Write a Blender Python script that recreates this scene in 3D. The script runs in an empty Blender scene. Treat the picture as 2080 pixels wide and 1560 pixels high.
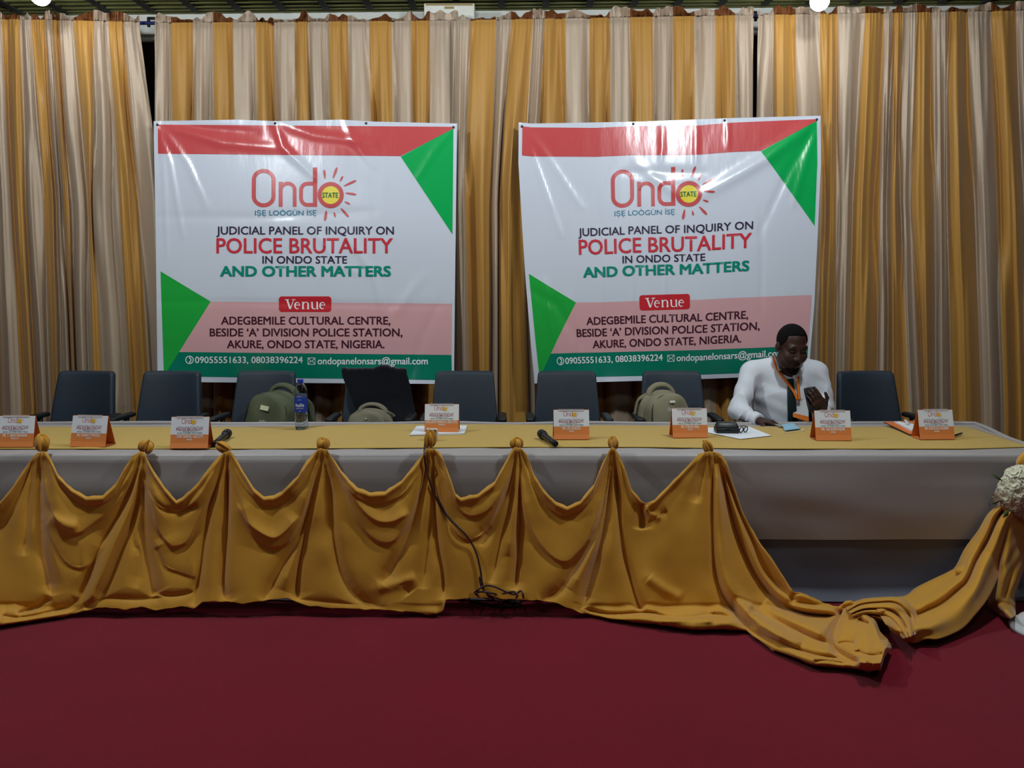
import bpy, bmesh, math, random
import numpy as np
from mathutils import Vector, Matrix
PI = math.pi
S = bpy.context.scene
COL = S.collection

# ------------------------------------------------------------------ camera
F = 1700.0                       # focal length in pixels of the 2080 x 1560 frame
TP = 200.0 / F
PITCH = math.atan(TP)
SP, CP = math.sin(PITCH), math.cos(PITCH)
H = 1.614
cam_d = bpy.data.cameras.new('camera')
cam_d.sensor_width = 36.0
cam_d.lens = 36.0 * F / 2080.0
cam = bpy.data.objects.new('camera', cam_d)
COL.objects.link(cam)
cam.location = (0, 0, H)
cam.rotation_euler = (PI / 2 - PITCH, 0, 0)
S.camera = cam

# ------------------------------------------------------------------ view, world
S.view_settings.view_transform = 'Standard'
S.view_settings.look = 'None'
S.view_settings.exposure = 0.0
S.view_settings.gamma = 1.0
S.view_settings.use_curve_mapping = False
W = bpy.data.worlds.new('world')
S.world = W
W.use_nodes = True
W.node_tree.nodes['Background'].inputs[0].default_value = (0.75, 0.85, 1.0, 1)
W.node_tree.nodes['Background'].inputs[1].default_value = 0.012

def lamp(name, loc, power, color=(1, 1, 1), radius=0.1, parent=None):
    d = bpy.data.lights.new(name, 'POINT')
    d.energy = power
    d.color = color
    d.shadow_soft_size = radius
    o = bpy.data.objects.new(name, d)
    COL.objects.link(o)
    o.location = loc
    if parent:
        o.parent = parent
    return o

COOL = (0.87, 0.945, 1.0)
# the hall's other ceiling lamps, out of the frame overhead and behind the camera
for (lx, ly, lp) in ((-2.35, 3.68, 152), (1.62, 3.68, 158), (-.4, 4.7, 40),
                     (-2.2, 1.2, 18), (1.6, 1.2, 18)):
    lamp('hall_lamp', (lx, ly, 3.5), lp, COOL, 0.09)

# ------------------------------------------------------------------ pixel <-> place
def ray(u, v):
    a = (np.asarray(u, float) - 1040.0) / F
    b = (780.0 - np.asarray(v, float)) / F
    return a, CP + b * SP, -SP + b * CP

def P(u, v, Y):
    """point seen at pixel (u, v) at distance Y from the camera's plane x-z"""
    a, ry, rz = ray(u, v)
    t = np.asarray(Y, float) / ry
    return np.stack([a * t, ry * t, H + rz * t], -1)

def Pz(u, v, z):
    a, ry, rz = ray(u, v)
    t = (np.asarray(z, float) - H) / rz
    return np.stack([a * t, ry * t, H + rz * t], -1)

def proj(p):
    p = np.asarray(p, float)
    x, y, z = p[..., 0], p[..., 1], p[..., 2] - H
    f = y * CP - z * SP
    up = y * SP + z * CP
    return 1040 + F * x / f, 780 - F * up / f

# ------------------------------------------------------------------ materials
MATS = {}
def srgb(c):
    c = [x / 255.0 for x in c]
    return tuple(x / 12.92 if x <= 0.04045 else ((x + 0.055) / 1.055) ** 2.4 for x in c)

def mat(name, rgb, rough=0.6, spec=0.3, metal=0.0, sheen=0.0, noise=None, bump=None,
        trans=0.0, emit=None, coat=0.0, ior=1.45, alpha=1.0):
    """rgb in sRGB 0..255. noise=(scale, amount, stretch xyz) colour mottling, bump=(scale, strength, stretch)"""
    if name in MATS:
        return MATS[name]
    m = bpy.data.materials.new(name)
    m.use_nodes = True
    nt = m.node_tree
    b = nt.nodes['Principled BSDF']
    col = srgb(rgb)
    b.inputs['Base Color'].default_value = (*col, 1)
    b.inputs['Roughness'].default_value = rough
    b.inputs['Specular IOR Level'].default_value = spec
    b.inputs['Metallic'].default_value = metal
    b.inputs['Sheen Weight'].default_value = sheen
    b.inputs['Transmission Weight'].default_value = trans
    b.inputs['Coat Weight'].default_value = coat
    b.inputs['IOR'].default_value = ior
    b.inputs['Alpha'].default_value = alpha
    if emit:
        b.inputs['Emission Color'].default_value = (*srgb(emit[0]), 1)
        b.inputs['Emission Strength'].default_value = emit[1]
    if noise or bump:
        tc = nt.nodes.new('ShaderNodeTexCoord')
    if noise:
        mp = nt.nodes.new('ShaderNodeMapping')
        mp.inputs['Scale'].default_value = noise[2] if len(noise) > 2 else (1, 1, 1)
        nz = nt.nodes.new('ShaderNodeTexNoise')
        nz.inputs['Scale'].default_value = noise[0]
        nz.inputs['Detail'].default_value = 5
        mx = nt.nodes.new('ShaderNodeMix')
        mx.data_type = 'RGBA'
        mx.inputs[6].default_value = (*[c * (1 - noise[1]) for c in col], 1)
        mx.inputs[7].default_value = (*[min(1, c * (1 + noise[1])) for c in col], 1)
        nt.links.new(tc.outputs['Object'], mp.inputs[0])
        nt.links.new(mp.outputs[0], nz.inputs['Vector'])
        nt.links.new(nz.outputs['Fac'], mx.inputs[0])
        nt.links.new(mx.outputs[2], b.inputs['Base Color'])
    if bump:
        mp = nt.nodes.new('ShaderNodeMapping')
        mp.inputs['Scale'].default_value = bump[2] if len(bump) > 2 else (1, 1, 1)
        nz = nt.nodes.new('ShaderNodeTexNoise')
        nz.inputs['Scale'].default_value = bump[0]
        nz.inputs['Detail'].default_value = 4
        bp = nt.nodes.new('ShaderNodeBump')
        bp.inputs['Strength'].default_value = bump[1]
        bp.inputs['Distance'].default_value = 0.01
        nt.links.new(tc.outputs['Object'], mp.inputs[0])
        nt.links.new(mp.outputs[0], nz.inputs['Vector'])
        nt.links.new(nz.outputs['Fac'], bp.inputs['Height'])
        nt.links.new(bp.outputs[0], b.inputs['Normal'])
    MATS[name] = m
    return m

# ------------------------------------------------------------------ objects
def tag(o, label=None, cat=None, group=None, kind=None):
    if label: o['label'] = label
    if cat: o['category'] = cat
    if group: o['group'] = group
    if kind: o['kind'] = kind
    return o

def thing(name, label, cat, loc=(0, 0, 0), rz=0.0, group=None):
    o = bpy.data.objects.new(name, None)
    o.empty_display_size = 0.05
    COL.objects.link(o)
    o.location = [float(x) for x in loc]
    o.rotation_euler = (0, 0, rz)
    return tag(o, label, cat, group)

def wm(o):
    m = Matrix.LocRotScale(o.location, o.rotation_euler, o.scale)
    return wm(o.parent) @ m if o.parent else m

def mk(name, V, Fc, m, parent=None, smooth=True, mi=None, local=False, solid=0.0, label=None, bevel=0.0, sub=0):
    """one mesh object; V in world coordinates unless local"""
    V = np.asarray(V, float).reshape(-1, 3)
    me = bpy.data.meshes.new(name)
    if parent is not None and not local:
        inv = np.array(wm(parent).inverted())
        V = V @ inv[:3, :3].T + inv[:3, 3]
    me.from_pydata(V.tolist(), [], [list(map(int, f)) for f in Fc])
    ms = m if isinstance(m, (list, tuple)) else [m]
    for x in ms:
        me.materials.append(x)
    if mi is not None:
        me.polygons.foreach_set('material_index', np.asarray(mi, dtype=np.int32))
    me.polygons.foreach_set('use_smooth', np.full(len(me.polygons), bool(smooth)))
    me.update()
    o = bpy.data.objects.new(name, me)
    COL.objects.link(o)
    if parent is not None:
        o.parent = parent
    if bevel:
        md = o.modifiers.new('bevel', 'BEVEL'); md.width = bevel; md.segments = 3; md.limit_method = 'ANGLE'
        md.harden_normals = False
    if sub:
        md = o.modifiers.new('sub', 'SUBSURF'); md.levels = sub; md.render_levels = sub
    if solid:
        md = o.modifiers.new('solid', 'SOLIDIFY'); md.thickness = solid; md.offset = -1
    if label: o['label'] = label
    return o

def dup(root, loc=None, rz=None, label=None, group=None):
    r = root.copy(); COL.objects.link(r)
    if loc is not None: r.location = [float(x) for x in loc]
    if rz is not None: r.rotation_euler = (0, 0, rz)
    if label: r['label'] = label
    if group: r['group'] = group
    for ch in list(root.children):
        c = ch.copy(); COL.objects.link(c); c.parent = r
        for g in list(ch.children):
            d = g.copy(); COL.objects.link(d); d.parent = c
    return r

def gridf(nr, nc, flip=False, wrap=False):
    fs = []
    for i in range(nr - 1):
        for j in range(nc if wrap else nc - 1):
            k = (j + 1) % nc
            q = (i * nc + j, i * nc + k, (i + 1) * nc + k, (i + 1) * nc + j)
            fs.append(q[::-1] if flip else q)
    return fs

class MB:
    """collects shapes into one mesh"""
    def __init__(s): s.V = []; s.F = []; s.M = []
    def add(s, V, Fc, mi=0):
        n = len(s.V)
        s.V += [tuple(map(float, v)) for v in V]
        s.F += [tuple(int(i) + n for i in f) for f in Fc]
        s.M += [mi] * len(Fc)
        return s
    def box(s, c, d, rz=0.0, mi=0, rot=None):
        x, y, z = [k / 2 for k in d]
        V = np.array([(a, b, e) for e in (-z, z) for a, b in ((-x, -y), (x, -y), (x, y), (-x, y))])
        R = np.array(rot) if rot is not None else np.array(Matrix.Rotation(rz, 3, 'Z'))
        V = V @ R.T + np.array(c)
        return s.add(V, [(3, 2, 1, 0), (4, 5, 6, 7), (0, 1, 5, 4), (1, 2, 6, 5), (2, 3, 7, 6), (3, 0, 4, 7)], mi)
    def tube(s, pts, r, n=10, mi=0, cap=True, flat=1.0):
        pts = [Vector(p) for p in pts]
        rs = r if isinstance(r, (list, tuple, np.ndarray)) else [r] * len(pts)
        V = []; nn = None
        for i, p in enumerate(pts):
            t = (pts[min(i + 1, len(pts) - 1)] - pts[max(i - 1, 0)])
            t = t.normalized() if t.length > 1e-9 else Vector((0, 0, 1))
            if nn is None:
                nn = t.orthogonal().normalized()
            else:
                nn = (nn - t * nn.dot(t))
                nn = nn.normalized() if nn.length > 1e-6 else t.orthogonal().normalized()
            b = t.cross(nn)
            for k in range(n):
                a = 2 * PI * k / n
                V.append(p + (nn * math.cos(a) + b * math.sin(a) * flat) * rs[i])
        Fc = gridf(len(pts), n, wrap=True)
        if cap:
            Fc.append(tuple(range(n))[::-1])
            Fc.append(tuple((len(pts) - 1) * n + k for k in range(n)))
        return s.add(V, Fc, mi)
    def lathe(s, prof, n=24, c=(0, 0, 0), mi=0, R=None):
        V = []
        for r, z in prof:
            for k in range(n):
                a = 2 * PI * k / n
                V.append((r * math.cos(a), r * math.sin(a), z))
        V = np.array(V)
        if R is not None: V = V @ np.array(R).T
        V = V + np.array(c, float)
        Fc = gridf(len(prof), n, wrap=True)
        Fc.append(tuple(range(n))[::-1]); Fc.append(tuple((len(prof) - 1) * n + k for k in range(n)))
        return s.add(V, Fc, mi)
    def blob(s, c, r, R=None, n=16, m=10, e=1.0, mi=0, fn=None):
        V = []
        def sg(x): return math.copysign(abs(x) ** e, x)
        for i in range(m + 1):
            th = PI * i / m
            for k in range(n):
                a = 2 * PI * k / n
                p = np.array([sg(math.sin(th)) * sg(math.cos(a)), sg(math.sin(th)) * sg(math.sin(a)), -sg(math.cos(th))])
                if fn: p = p * fn(th, a)
                V.append(p * np.array(r))
        V = np.array(V)
        if R is not None: V = V @ np.array(R).T
        return s.add(V + np.array(c, float), gridf(m + 1, n, wrap=True), mi)
    def build(s, name, m, parent=None, **k):
        return mk(name, s.V, s.F, m, parent, mi=s.M, **k)

def interp(pts, x):
    pts = sorted(pts)
    return np.interp(x, [p[0] for p in pts], [p[1] for p in pts])

def cat(pts, n):
    """Catmull-Rom through pts, n samples per span"""
    p = [np.array(q, float) for q in pts]
    p = [2 * p[0] - p[1]] + p + [2 * p[-1] - p[-2]]
    out = []
    for i in range(1, len(p) - 2):
        for k in range(n):
            t = k / n
            out.append(0.5 * ((2 * p[i]) + (p[i + 1] - p[i - 1]) * t + (2 * p[i - 1] - 5 * p[i] + 4 * p[i + 1] - p[i + 2]) * t * t
                              + (-p[i - 1] + 3 * p[i] - 3 * p[i + 1] + p[i + 2]) * t ** 3))
    out.append(p[-2])
    return np.array(out)

def pdist(U, V, poly):
    """distance of pixels to a polyline"""
    best = np.full(np.shape(U), 1e9)
    along = np.zeros(np.shape(U))
    n = len(poly) - 1
    for i in range(n):
        (x0, y0), (x1, y1) = poly[i], poly[i + 1]
        dx, dy = x1 - x0, y1 - y0
        L = dx * dx + dy * dy + 1e-9
        t = np.clip(((U - x0) * dx + (V - y0) * dy) / L, 0, 1)
        d = np.hypot(U - x0 - t * dx, V - y0 - t * dy)
        k = d < best
        best = np.where(k, d, best)
        along = np.where(k, (i + t) / n, along)
    return best, along

def vnoise(x, y, seed=0):
    r = np.random.RandomState(seed).rand(64, 64)
    xi = np.floor(x).astype(int); yi = np.floor(y).astype(int)
    fx = x - xi; fy = y - yi
    fx = fx * fx * (3 - 2 * fx); fy = fy * fy * (3 - 2 * fy)
    g = lambda a, b: r[a % 64, b % 64]
    return (g(xi, yi) * (1 - fx) * (1 - fy) + g(xi + 1, yi) * fx * (1 - fy)
            + g(xi, yi + 1) * (1 - fx) * fy + g(xi + 1, yi + 1) * fx * fy) * 2 - 1

# ------------------------------------------------------------------ lettering
def text2d(body, bold=0.0):
    cu = bpy.data.curves.new('t', 'FONT')
    cu.body = body
    cu.offset = bold
    cu.resolution_u = 3
    cu.fill_mode = 'FRONT'
    ob = bpy.data.objects.new('t', cu)
    COL.objects.link(ob)
    dg = bpy.context.evaluated_depsgraph_get()
    me = bpy.data.meshes.new_from_object(ob.evaluated_get(dg))
    bpy.data.objects.remove(ob)
    V = np.array([v.co[:2] for v in me.vertices]) if len(me.vertices) else np.zeros((0, 2))
    Fc = [tuple(p.vertices) for p in me.polygons]
    bpy.data.meshes.remove(me)
    bpy.data.curves.remove(cu)
    return V, Fc
CAPH = text2d('H')[0][:, 1].max()

def fit(body, x0, x1, ytop, ybase, bold=0.0):
    """lettering fitted to pixels: x0..x1 wide, capitals from ytop to ybase (y down)"""
    V, Fc = text2d(body)
    if bold > 0:
        b = bold
        V, Fc = join2d([(np.column_stack([V + (dx * b, dy * b * .7), np.full(len(V), i * .00022)]), Fc) for i, (dx, dy) in enumerate(((-1, -1), (1, -1), (-1, 1), (1, 1)))])
    lo, hi = V[:, 0].min(), V[:, 0].max()
    X = x0 + (V[:, 0] - lo) / (hi - lo) * (x1 - x0)
    Y = ybase - V[:, 1] / (CAPH + bold) * (ybase - ytop)
    return (np.stack([X, Y, V[:, 2]], 1) if V.shape[1] > 2 else np.stack([X, Y], 1)), Fc

def stroke2d(pts, w, closed=False):
    """flat ribbon along a 2-D polyline, w a number or per-point list"""
    p = np.array(pts, float)
    n = len(p)
    ws = np.full(n, w) if np.isscalar(w) else np.array(w, float)
    V = []
    for i in range(n):
        a = p[(i - 1) % n] if (closed or i > 0) else p[i]
        b = p[(i + 1) % n] if (closed or i < n - 1) else p[i]
        t = b - a
        t /= (np.linalg.norm(t) + 1e-9)
        nn = np.array([-t[1], t[0]])
        V += [p[i] + nn * ws[i] / 2, p[i] - nn * ws[i] / 2]
    Fc = [(2 * i, 2 * i + 1, 2 * ((i + 1) % n) + 1, 2 * ((i + 1) % n)) for i in range(n if closed else n - 1)]
    return np.array(V), Fc

def join2d(L):
    V = []; Fc = []
    for v, f in L:
        n = len(V)
        V += [tuple(q) for q in v]
        Fc += [tuple(i + n for i in q) for q in f]
    return np.array(V), Fc

def arc(cx, cy, rx, ry, a0, a1, n=14):
    return [(cx + rx * math.cos(math.radians(a0 + (a1 - a0) * k / n)), cy + ry * math.sin(math.radians(a0 + (a1 - a0) * k / n))) for k in range(n + 1)]

def disc2d(cx, cy, r, n=28):
    return np.array([(cx + r * math.cos(2 * PI * k / n), cy + r * math.sin(2 * PI * k / n)) for k in range(n)]), [tuple(range(n))]

def slice2d(V, Fc, step):
    """cut a flat figure along a square grid so that it can follow a bent sheet"""
    bm = bmesh.new()
    vs = [bm.verts.new((float(q[0]), float(q[1]), float(q[2]) if len(q) > 2 else 0.0)) for q in V]
    for f in Fc:
        try: bm.faces.new([vs[i] for i in f])
        except ValueError: pass
    V = np.asarray(V)
    for ax in (0, 1):
        lo, hi = V[:, ax].min(), V[:, ax].max()
        k = math.floor(lo / step) + 1
        while k * step < hi:
            co = [0, 0, 0]; no = [0, 0, 0]
            co[ax] = k * step; no[ax] = 1
            bmesh.ops.bisect_plane(bm, geom=bm.verts[:] + bm.edges[:] + bm.faces[:], plane_co=co, plane_no=no, dist=1e-5)
            k += 1
    bm.verts.index_update()
    out = np.array([v.co[:] for v in bm.verts]), [tuple(v.index for v in f.verts) for f in bm.faces]
    bm.free()
    return out

# the logo, in the pixels of the left banner
def logo_word(k=1.0):
    L = []
    # O : tall rounded ring
    L.append(stroke2d(arc(535.5, 365, 20, 18, 180, 360) + arc(535.5, 399, 20, 18, 0, 180), 8.2 * k, True))
    # n
    L.append(stroke2d([(570, 369), (570, 420)], 8 * k))
    L.append(stroke2d([(570, 388)] + arc(584.5, 386, 14, 13.5, 180, 360) + [(598.5, 420)], 7.6 * k))
    # d
    L.append(stroke2d([(640, 340), (640, 420)], 8.4 * k))
    L.append(stroke2d([(640, 373)] + arc(624, 387, 12.5, 14, 270, 180) + arc(624, 402, 12.5, 14, 180, 90) + [(640, 416)], 7.8 * k))
    return join2d(L)
def logo_ring():
    return stroke2d(arc(671.6, 396, 22.4, 22.4, 0, 350, 40), 8.2, True)
def logo_rays(join=True):
    R = [((998, 320), (1003, 370), 11), ((1071, 306), (1049, 368), 12), ((1104, 356), (1088, 386), 9), ((1180, 380), (1110, 412), 11),
         ((1180, 460), (1120, 451), 11), ((1144, 514), (1114, 500), 9), ((1137, 587), (1094, 538), 12), ((1061, 588), (1055, 560), 9), ((1002, 608), (1011, 552), 13)]
    L = []
    for a, b, w in R:
        a = np.array(a) * .359 + (300, 230); b = np.array(b) * .359 + (300, 230); w *= .42
        q = [b + (a - b) * t for t in np.linspace(0, 1, 7)]
        L.append(stroke2d(q, [w * .35, w * .62, w * .8, w * .95, w, w * .9, w * .35]))
    return join2d(L) if join else L
# ================================================================== the hall
m_wall = mat('wall_paint', (74, 62, 58), 0.8, noise=(3, .15))
m_white = mat('white_wall', (205, 205, 196), 0.7, noise=(9, .12))
m_ceil = mat('ceiling_green', (86, 92, 58), 0.75, noise=(7, .5, (.4, 3, 1)), bump=(30, .3))
m_batten = mat('ceiling_batten', (52, 52, 46), 0.7, noise=(12, .3))

def carpet_mat():
    m = mat('red_carpet', (125, 13, 37), 0.95, spec=0.05, sheen=0.15, noise=(2.2, .16), bump=(260, .6))
    nt = m.node_tree; b = nt.nodes['Principled BSDF']
    old = b.inputs['Base Color'].links[0].from_socket
    tc = nt.nodes.new('ShaderNodeTexCoord')
    vo = nt.nodes.new('ShaderNodeTexVoronoi'); vo.inputs['Scale'].default_value = 3.2
    lt = nt.nodes.new('ShaderNodeMath'); lt.operation = 'LESS_THAN'; lt.inputs[1].default_value = 0.018
    n2 = nt.nodes.new('ShaderNodeTexNoise'); n2.inputs['Scale'].default_value = 1.1
    gt = nt.nodes.new('ShaderNodeMath'); gt.operation = 'GREATER_THAN'; gt.inputs[1].default_value = 0.53
    mu = nt.nodes.new('ShaderNodeMath'); mu.operation = 'MULTIPLY'
    mx = nt.nodes.new('ShaderNodeMix'); mx.data_type = 'RGBA'
    mx.inputs[7].default_value = (*srgb((168, 120, 120)), 1)
    nt.links.new(tc.outputs['Object'], vo.inputs['Vector']); nt.links.new(tc.outputs['Object'], n2.inputs['Vector'])
    nt.links.new(vo.outputs['Distance'], lt.inputs[0]); nt.links.new(n2.outputs['Fac'], gt.inputs[0])
    nt.links.new(lt.outputs[0], mu.inputs[0]); nt.links.new(gt.outputs[0], mu.inputs[1])
    nt.links.new(mu.outputs[0], mx.inputs[0]); nt.links.new(old, mx.inputs[6]); nt.links.new(mx.outputs[2], b.inputs['Base Color'])
    return m
m_carpet = carpet_mat()

YW = 6.80          # back wall
YC = 6.30          # curtains
ZC = 3.745          # ceiling
def struct(o): return tag(o, kind='structure')
struct(MB().box((0, 1.0, -.03), (11.4, 11.9, .06)).build('floor', m_carpet, smooth=False))
struct(MB().box((0, YW + .05, (ZC + .06) / 2), (11.4, .1, ZC + .06)).build('wall_back', m_wall, smooth=False))
struct(MB().box((-5.65, 1.0, (ZC + .06) / 2), (.1, 11.5, ZC + .06)).build('wall_left', m_wall, smooth=False))
struct(MB().box((5.65, 1.0, (ZC + .06) / 2), (.1, 11.5, ZC + .06)).build('wall_right', m_wall, smooth=False))
struct(MB().box((0, -4.85, (ZC + .06) / 2), (11.4, .1, ZC + .06)).build('wall_front', m_wall, smooth=False))
t1 = struct(MB().box((0, YW - .012, ZC - .11), (11.2, .024, .22)).build('trim_1', m_white, smooth=False)); t1.rotation_euler = (0, -.0105, 0)
mb = MB().box((0, 1.0, ZC + .05), (11.4, 11.9, .1))
rr = random.Random(5)
x = -5.4
while x < 5.5:                                   # dark battens of the ceiling boards, towards the wall
    mb.box((x, 3.2, ZC - .012), (.05, 7.0, .024), mi=1); x += .335
for y in (5.2, 5.75, 6.2, 6.46, 6.54, 6.63, 6.70, 6.76):
    mb.box((0, y, ZC - .008), (11.2, .028, .016), mi=2)
ce = struct(mb.build('ceiling', [m_ceil, m_batten, mat('ceiling_rib', (112, 112, 62), .7, noise=(9, .6, (.5, 3, 1)))], smooth=False)); ce.rotation_euler = (0, -.0105, 0)

# ------------------------------------------------------------------ lamps at the ceiling
m_glow = mat('lamp_glass', (255, 255, 255), .3, emit=((245, 250, 255), 62.0))
m_sock = mat('lamp_socket', (70, 70, 68), .6)
def bulb(u, v, Y, power, label):
    p = P(u, v, Y)
    t = thing('ceiling_bulb', label, 'lamp', p, 0, 'bare bulbs at the ceiling')
    r = .062
    MB().lathe([(.001, -r)] + [(r * math.sin(a), -r * math.cos(a)) for a in np.linspace(.2, 2.5, 12)] + [(.03, r * .95), (.028, r * 1.2)], 24).build('bulb', m_glow, t, local=True)
    h = ZC + .0105 * p[0] - p[2]
    MB().lathe([(.031, r * 1.15), (.026, r * 1.35), (.022, h - .03), (.06, h - .025), (.06, h)], 20).build('socket', m_sock, t, local=True)
    return t
bulb(1665, 2, 5.72, 13, 'bare white bulb glowing at the ceiling above the right banner')
bulb(82, -9, 5.72, 13, 'bare white bulb glowing at the ceiling above the left curtain')

# peeling white box on the wall between the ceiling and the middle curtains
m_box = mat('old_white_box', (214, 212, 200), .7, noise=(14, .2))
YB_ = 6.5
wb = thing('wall_box', 'small white box mounted high on the wall over the middle curtains', 'box', P(912, 45, YB_))
a = P(861, 6, YB_); b = P(964, 48, YB_)
MB().box(((a[0] + b[0]) / 2, (YB_ + YW) / 2, (a[2] + b[2]) / 2), (b[0] - a[0], YW - YB_, a[2] - b[2])).build('housing', m_box, wb, bevel=.008, smooth=False)
m_st = mat('box_stain', (150, 130, 84), .8)
MB().box(((a[0] + b[0]) / 2, YB_ - .001, a[2] - .012), ((b[0] - a[0]) * .93, .006, .014)).build('vent_strip', m_st, wb, smooth=False)
MB().box(((a[0] + b[0]) / 2, YB_ - .001, a[2] - .034), (.07, .006, .016)).build('bracket_plate', m_st, wb, smooth=False)

# ================================================================== curtains
def sheen_cloth(name, rgb, rough, spec, metal, fine):
    m = mat(name, rgb, rough, spec, metal, sheen=.12, noise=(2.0, .06, (3, 3, .6)), bump=fine)
    return m
m_gold = sheen_cloth('gold_satin', (182, 134, 64), .45, .35, .0, (160, .10, (1, 1, .5)))
m_beige = sheen_cloth('beige_satin', (188, 167, 144), .36, .55, .15, (620, .35, (1, 1, .35)))
m_ruffle = mat('ruffle_brown', (112, 66, 34), .5, .35, noise=(3, .1))  # darker brown in place of gold on the ruffle's strips
ROWS_V = np.array([44, 47, 50, 54, 60, 68, 78, 90, 110, 140, 175] + list(range(210, 900, 34)) + [930, 1004])

def curtain(name, label, top, mid, low, cols, seed, y0=0.0, vtop=(44, 44)):
    """top/mid/low: strip borders in pixels at v = 60, 400 and 830; cols: G or B per strip; the cloth hangs at YC + y0"""
    t = thing(name, label, 'curtain', (float(P((top[0] + top[-1]) / 2, 60, YC)[0]), YC + y0, 0), 0, 'gold and beige curtains along the back wall')
    per = 26
    n = len(cols)
    w = np.linspace(0, n, n * per + 1)
    vv = ROWS_V.astype(float)
    k = np.arange(n + 1)
    U = np.zeros((len(vv), len(w))); 
    for i, v in enumerate(vv):
        a = np.array([np.interp(v, [60, 400, 830], [top[j], mid[j], low[j]]) for j in range(n + 1)])
        U[i] = np.interp(w, k, a)
    vt = np.interp(U[0], [top[0], top[-1]], vtop)
    VV = vv[:, None] + (vt - 44)[None, :] * np.clip(1 - (vv[:, None] - 44) / 300, 0, 1)
    WW = np.broadcast_to(w, U.shape)
    dn = np.clip((vv[:, None] - 44) / 500, 0, 1.2)
    drift = .25 * vnoise(WW * .9, dn * 2.5 + 3, seed + 9)
    x1 = WW + drift
    big = np.abs(np.sin(PI * (x1 * 1.0 + .13 * vnoise(WW * .7, dn * 1.3, seed)))) ** .75       # a crease at each seam
    f2 = vnoise(WW * 2.3 + 5, dn * 1.6 + 1, seed + 1)
    f3 = vnoise(WW * 5.5, dn * 1.4, seed + 2)
    f4 = 1 - np.abs(vnoise(WW * 3.1 + 11, dn * 1.2 + 4, seed + 3)) * 1.6
    hang = .35 + .65 * np.clip(dn * 2.2, 0, 1)
    depth = (.105 * big + .034 * f2 + .006 * f3 + .030 * np.clip(f4, 0, 1)) * hang
    gather = np.exp(-(vv[:, None] - 44) / 34)
    depth = depth + 0.006 * gather * np.sin(WW * 2 * PI * 5 + 2 * vnoise(WW * 3, dn, seed + 5))
    depth = depth - .018 * np.exp(-((vv[:, None] - 46) / 5) ** 2)
    Y = YC + y0 + .085 - depth
    X = P(U, VV, Y)
    fl = np.clip((vv - 930) / 74, 0, 1)[:, None]
    X[..., 2] = np.maximum(X[..., 2], .012)
    nr, nc = U.shape
    fs = gridf(nr, nc, True)
    mi = [0 if cols[min(int((j + .5) / per), n - 1)] == 'G' else 1 for i in range(nr - 1) for j in range(nc - 1)]
    mk('curtain_panel', X, fs, [m_gold, m_beige], t, mi=mi, solid=.003)
    # the ruffle above the rod pocket
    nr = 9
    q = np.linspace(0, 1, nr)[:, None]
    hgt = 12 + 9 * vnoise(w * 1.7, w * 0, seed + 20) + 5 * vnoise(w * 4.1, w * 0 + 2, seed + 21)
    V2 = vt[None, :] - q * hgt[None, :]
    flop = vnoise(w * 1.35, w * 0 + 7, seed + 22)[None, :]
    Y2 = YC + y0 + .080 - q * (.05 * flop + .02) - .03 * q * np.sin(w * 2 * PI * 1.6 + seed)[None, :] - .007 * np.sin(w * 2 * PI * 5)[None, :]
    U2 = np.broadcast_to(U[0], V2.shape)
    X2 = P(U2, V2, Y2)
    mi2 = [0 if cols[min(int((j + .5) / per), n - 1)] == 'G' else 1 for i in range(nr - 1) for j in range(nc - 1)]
    mk('ruffle', X2, gridf(nr, nc), [m_ruffle, m_beige], t, mi=mi2, solid=.003)
    return t

curtain('curtain', 'gold and beige striped curtain leaning left of the left banner',
        [-60, -28, 4, 40, 64, 92, 106, 121, 150, 190, 221, 251, 283],
        [-44, -10, 22, 52, 90, 115, 128, 142, 178, 188, 242, 280, 330],
        [-34, -2, 45, 76, 105, 120, 146, 158, 192, 210, 266, 305, 346], 'GBGBGBGBGBGB', 3, -.05, (37, 44))
curtain('curtain', 'gold and beige striped curtain hanging behind the left banner',
        [315, 347, 392, 433, 473, 520, 555, 600, 625, 668, 706, 750, 795, 835, 873, 930],
        [313, 352, 394, 436, 478, 524, 562, 604, 634, 674, 714, 756, 800, 840, 872, 936],
        [322, 352, 394, 436, 478, 524, 562, 604, 634, 674, 714, 756, 800, 840, 882, 940], 'BGBGBGBGBGBGBGB', 8, .03, (46, 41))
curtain('curtain', 'gold and beige striped curtain hanging between and behind the two banners',
        [922, 956, 1007, 1038, 1082, 1106, 1149, 1198, 1238, 1280, 1326, 1367, 1410, 1452, 1493, 1530],
        [918, 945, 998, 1014, 1060, 1088, 1149, 1198, 1240, 1284, 1328, 1370, 1412, 1454, 1492, 1529],
        [922, 956, 994, 1014, 1072, 1092, 1149, 1198, 1240, 1284, 1328, 1370, 1412, 1454, 1492, 1529], 'BGBGBGBGBGBGBGB', 14, -.02, (41, 30))
curtain('curtain', 'gold and beige striped curtain at the far right behind the seated person',
        [1540, 1572, 1616, 1666, 1701, 1757, 1795, 1813, 1834, 1862, 1893, 1926, 1966, 2013, 2063, 2100, 2140],
        [1533, 1572, 1616, 1668, 1699, 1733, 1786, 1806, 1828, 1851, 1897, 1926, 1978, 2026, 2073, 2110, 2150],
        [1533, 1572, 1616, 1662, 1694, 1722, 1780, 1802, 1846, 1872, 1896, 1934, 1992, 2040, 2082, 2120, 2160], 'BGBGBGBGBGBGBGBG', 21, -.05, (30, 20))
m_rod = mat('rod_blue', (36, 42, 96), .4, .5)
rd = thing('curtain_rod', 'thin blue curtain rod showing in the gap beside the left curtain', 'rod', P(300, 46, YC + .06))
a = P(-80, 43, YC + .15); b = P(2160, 30, YC + .15)
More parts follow.
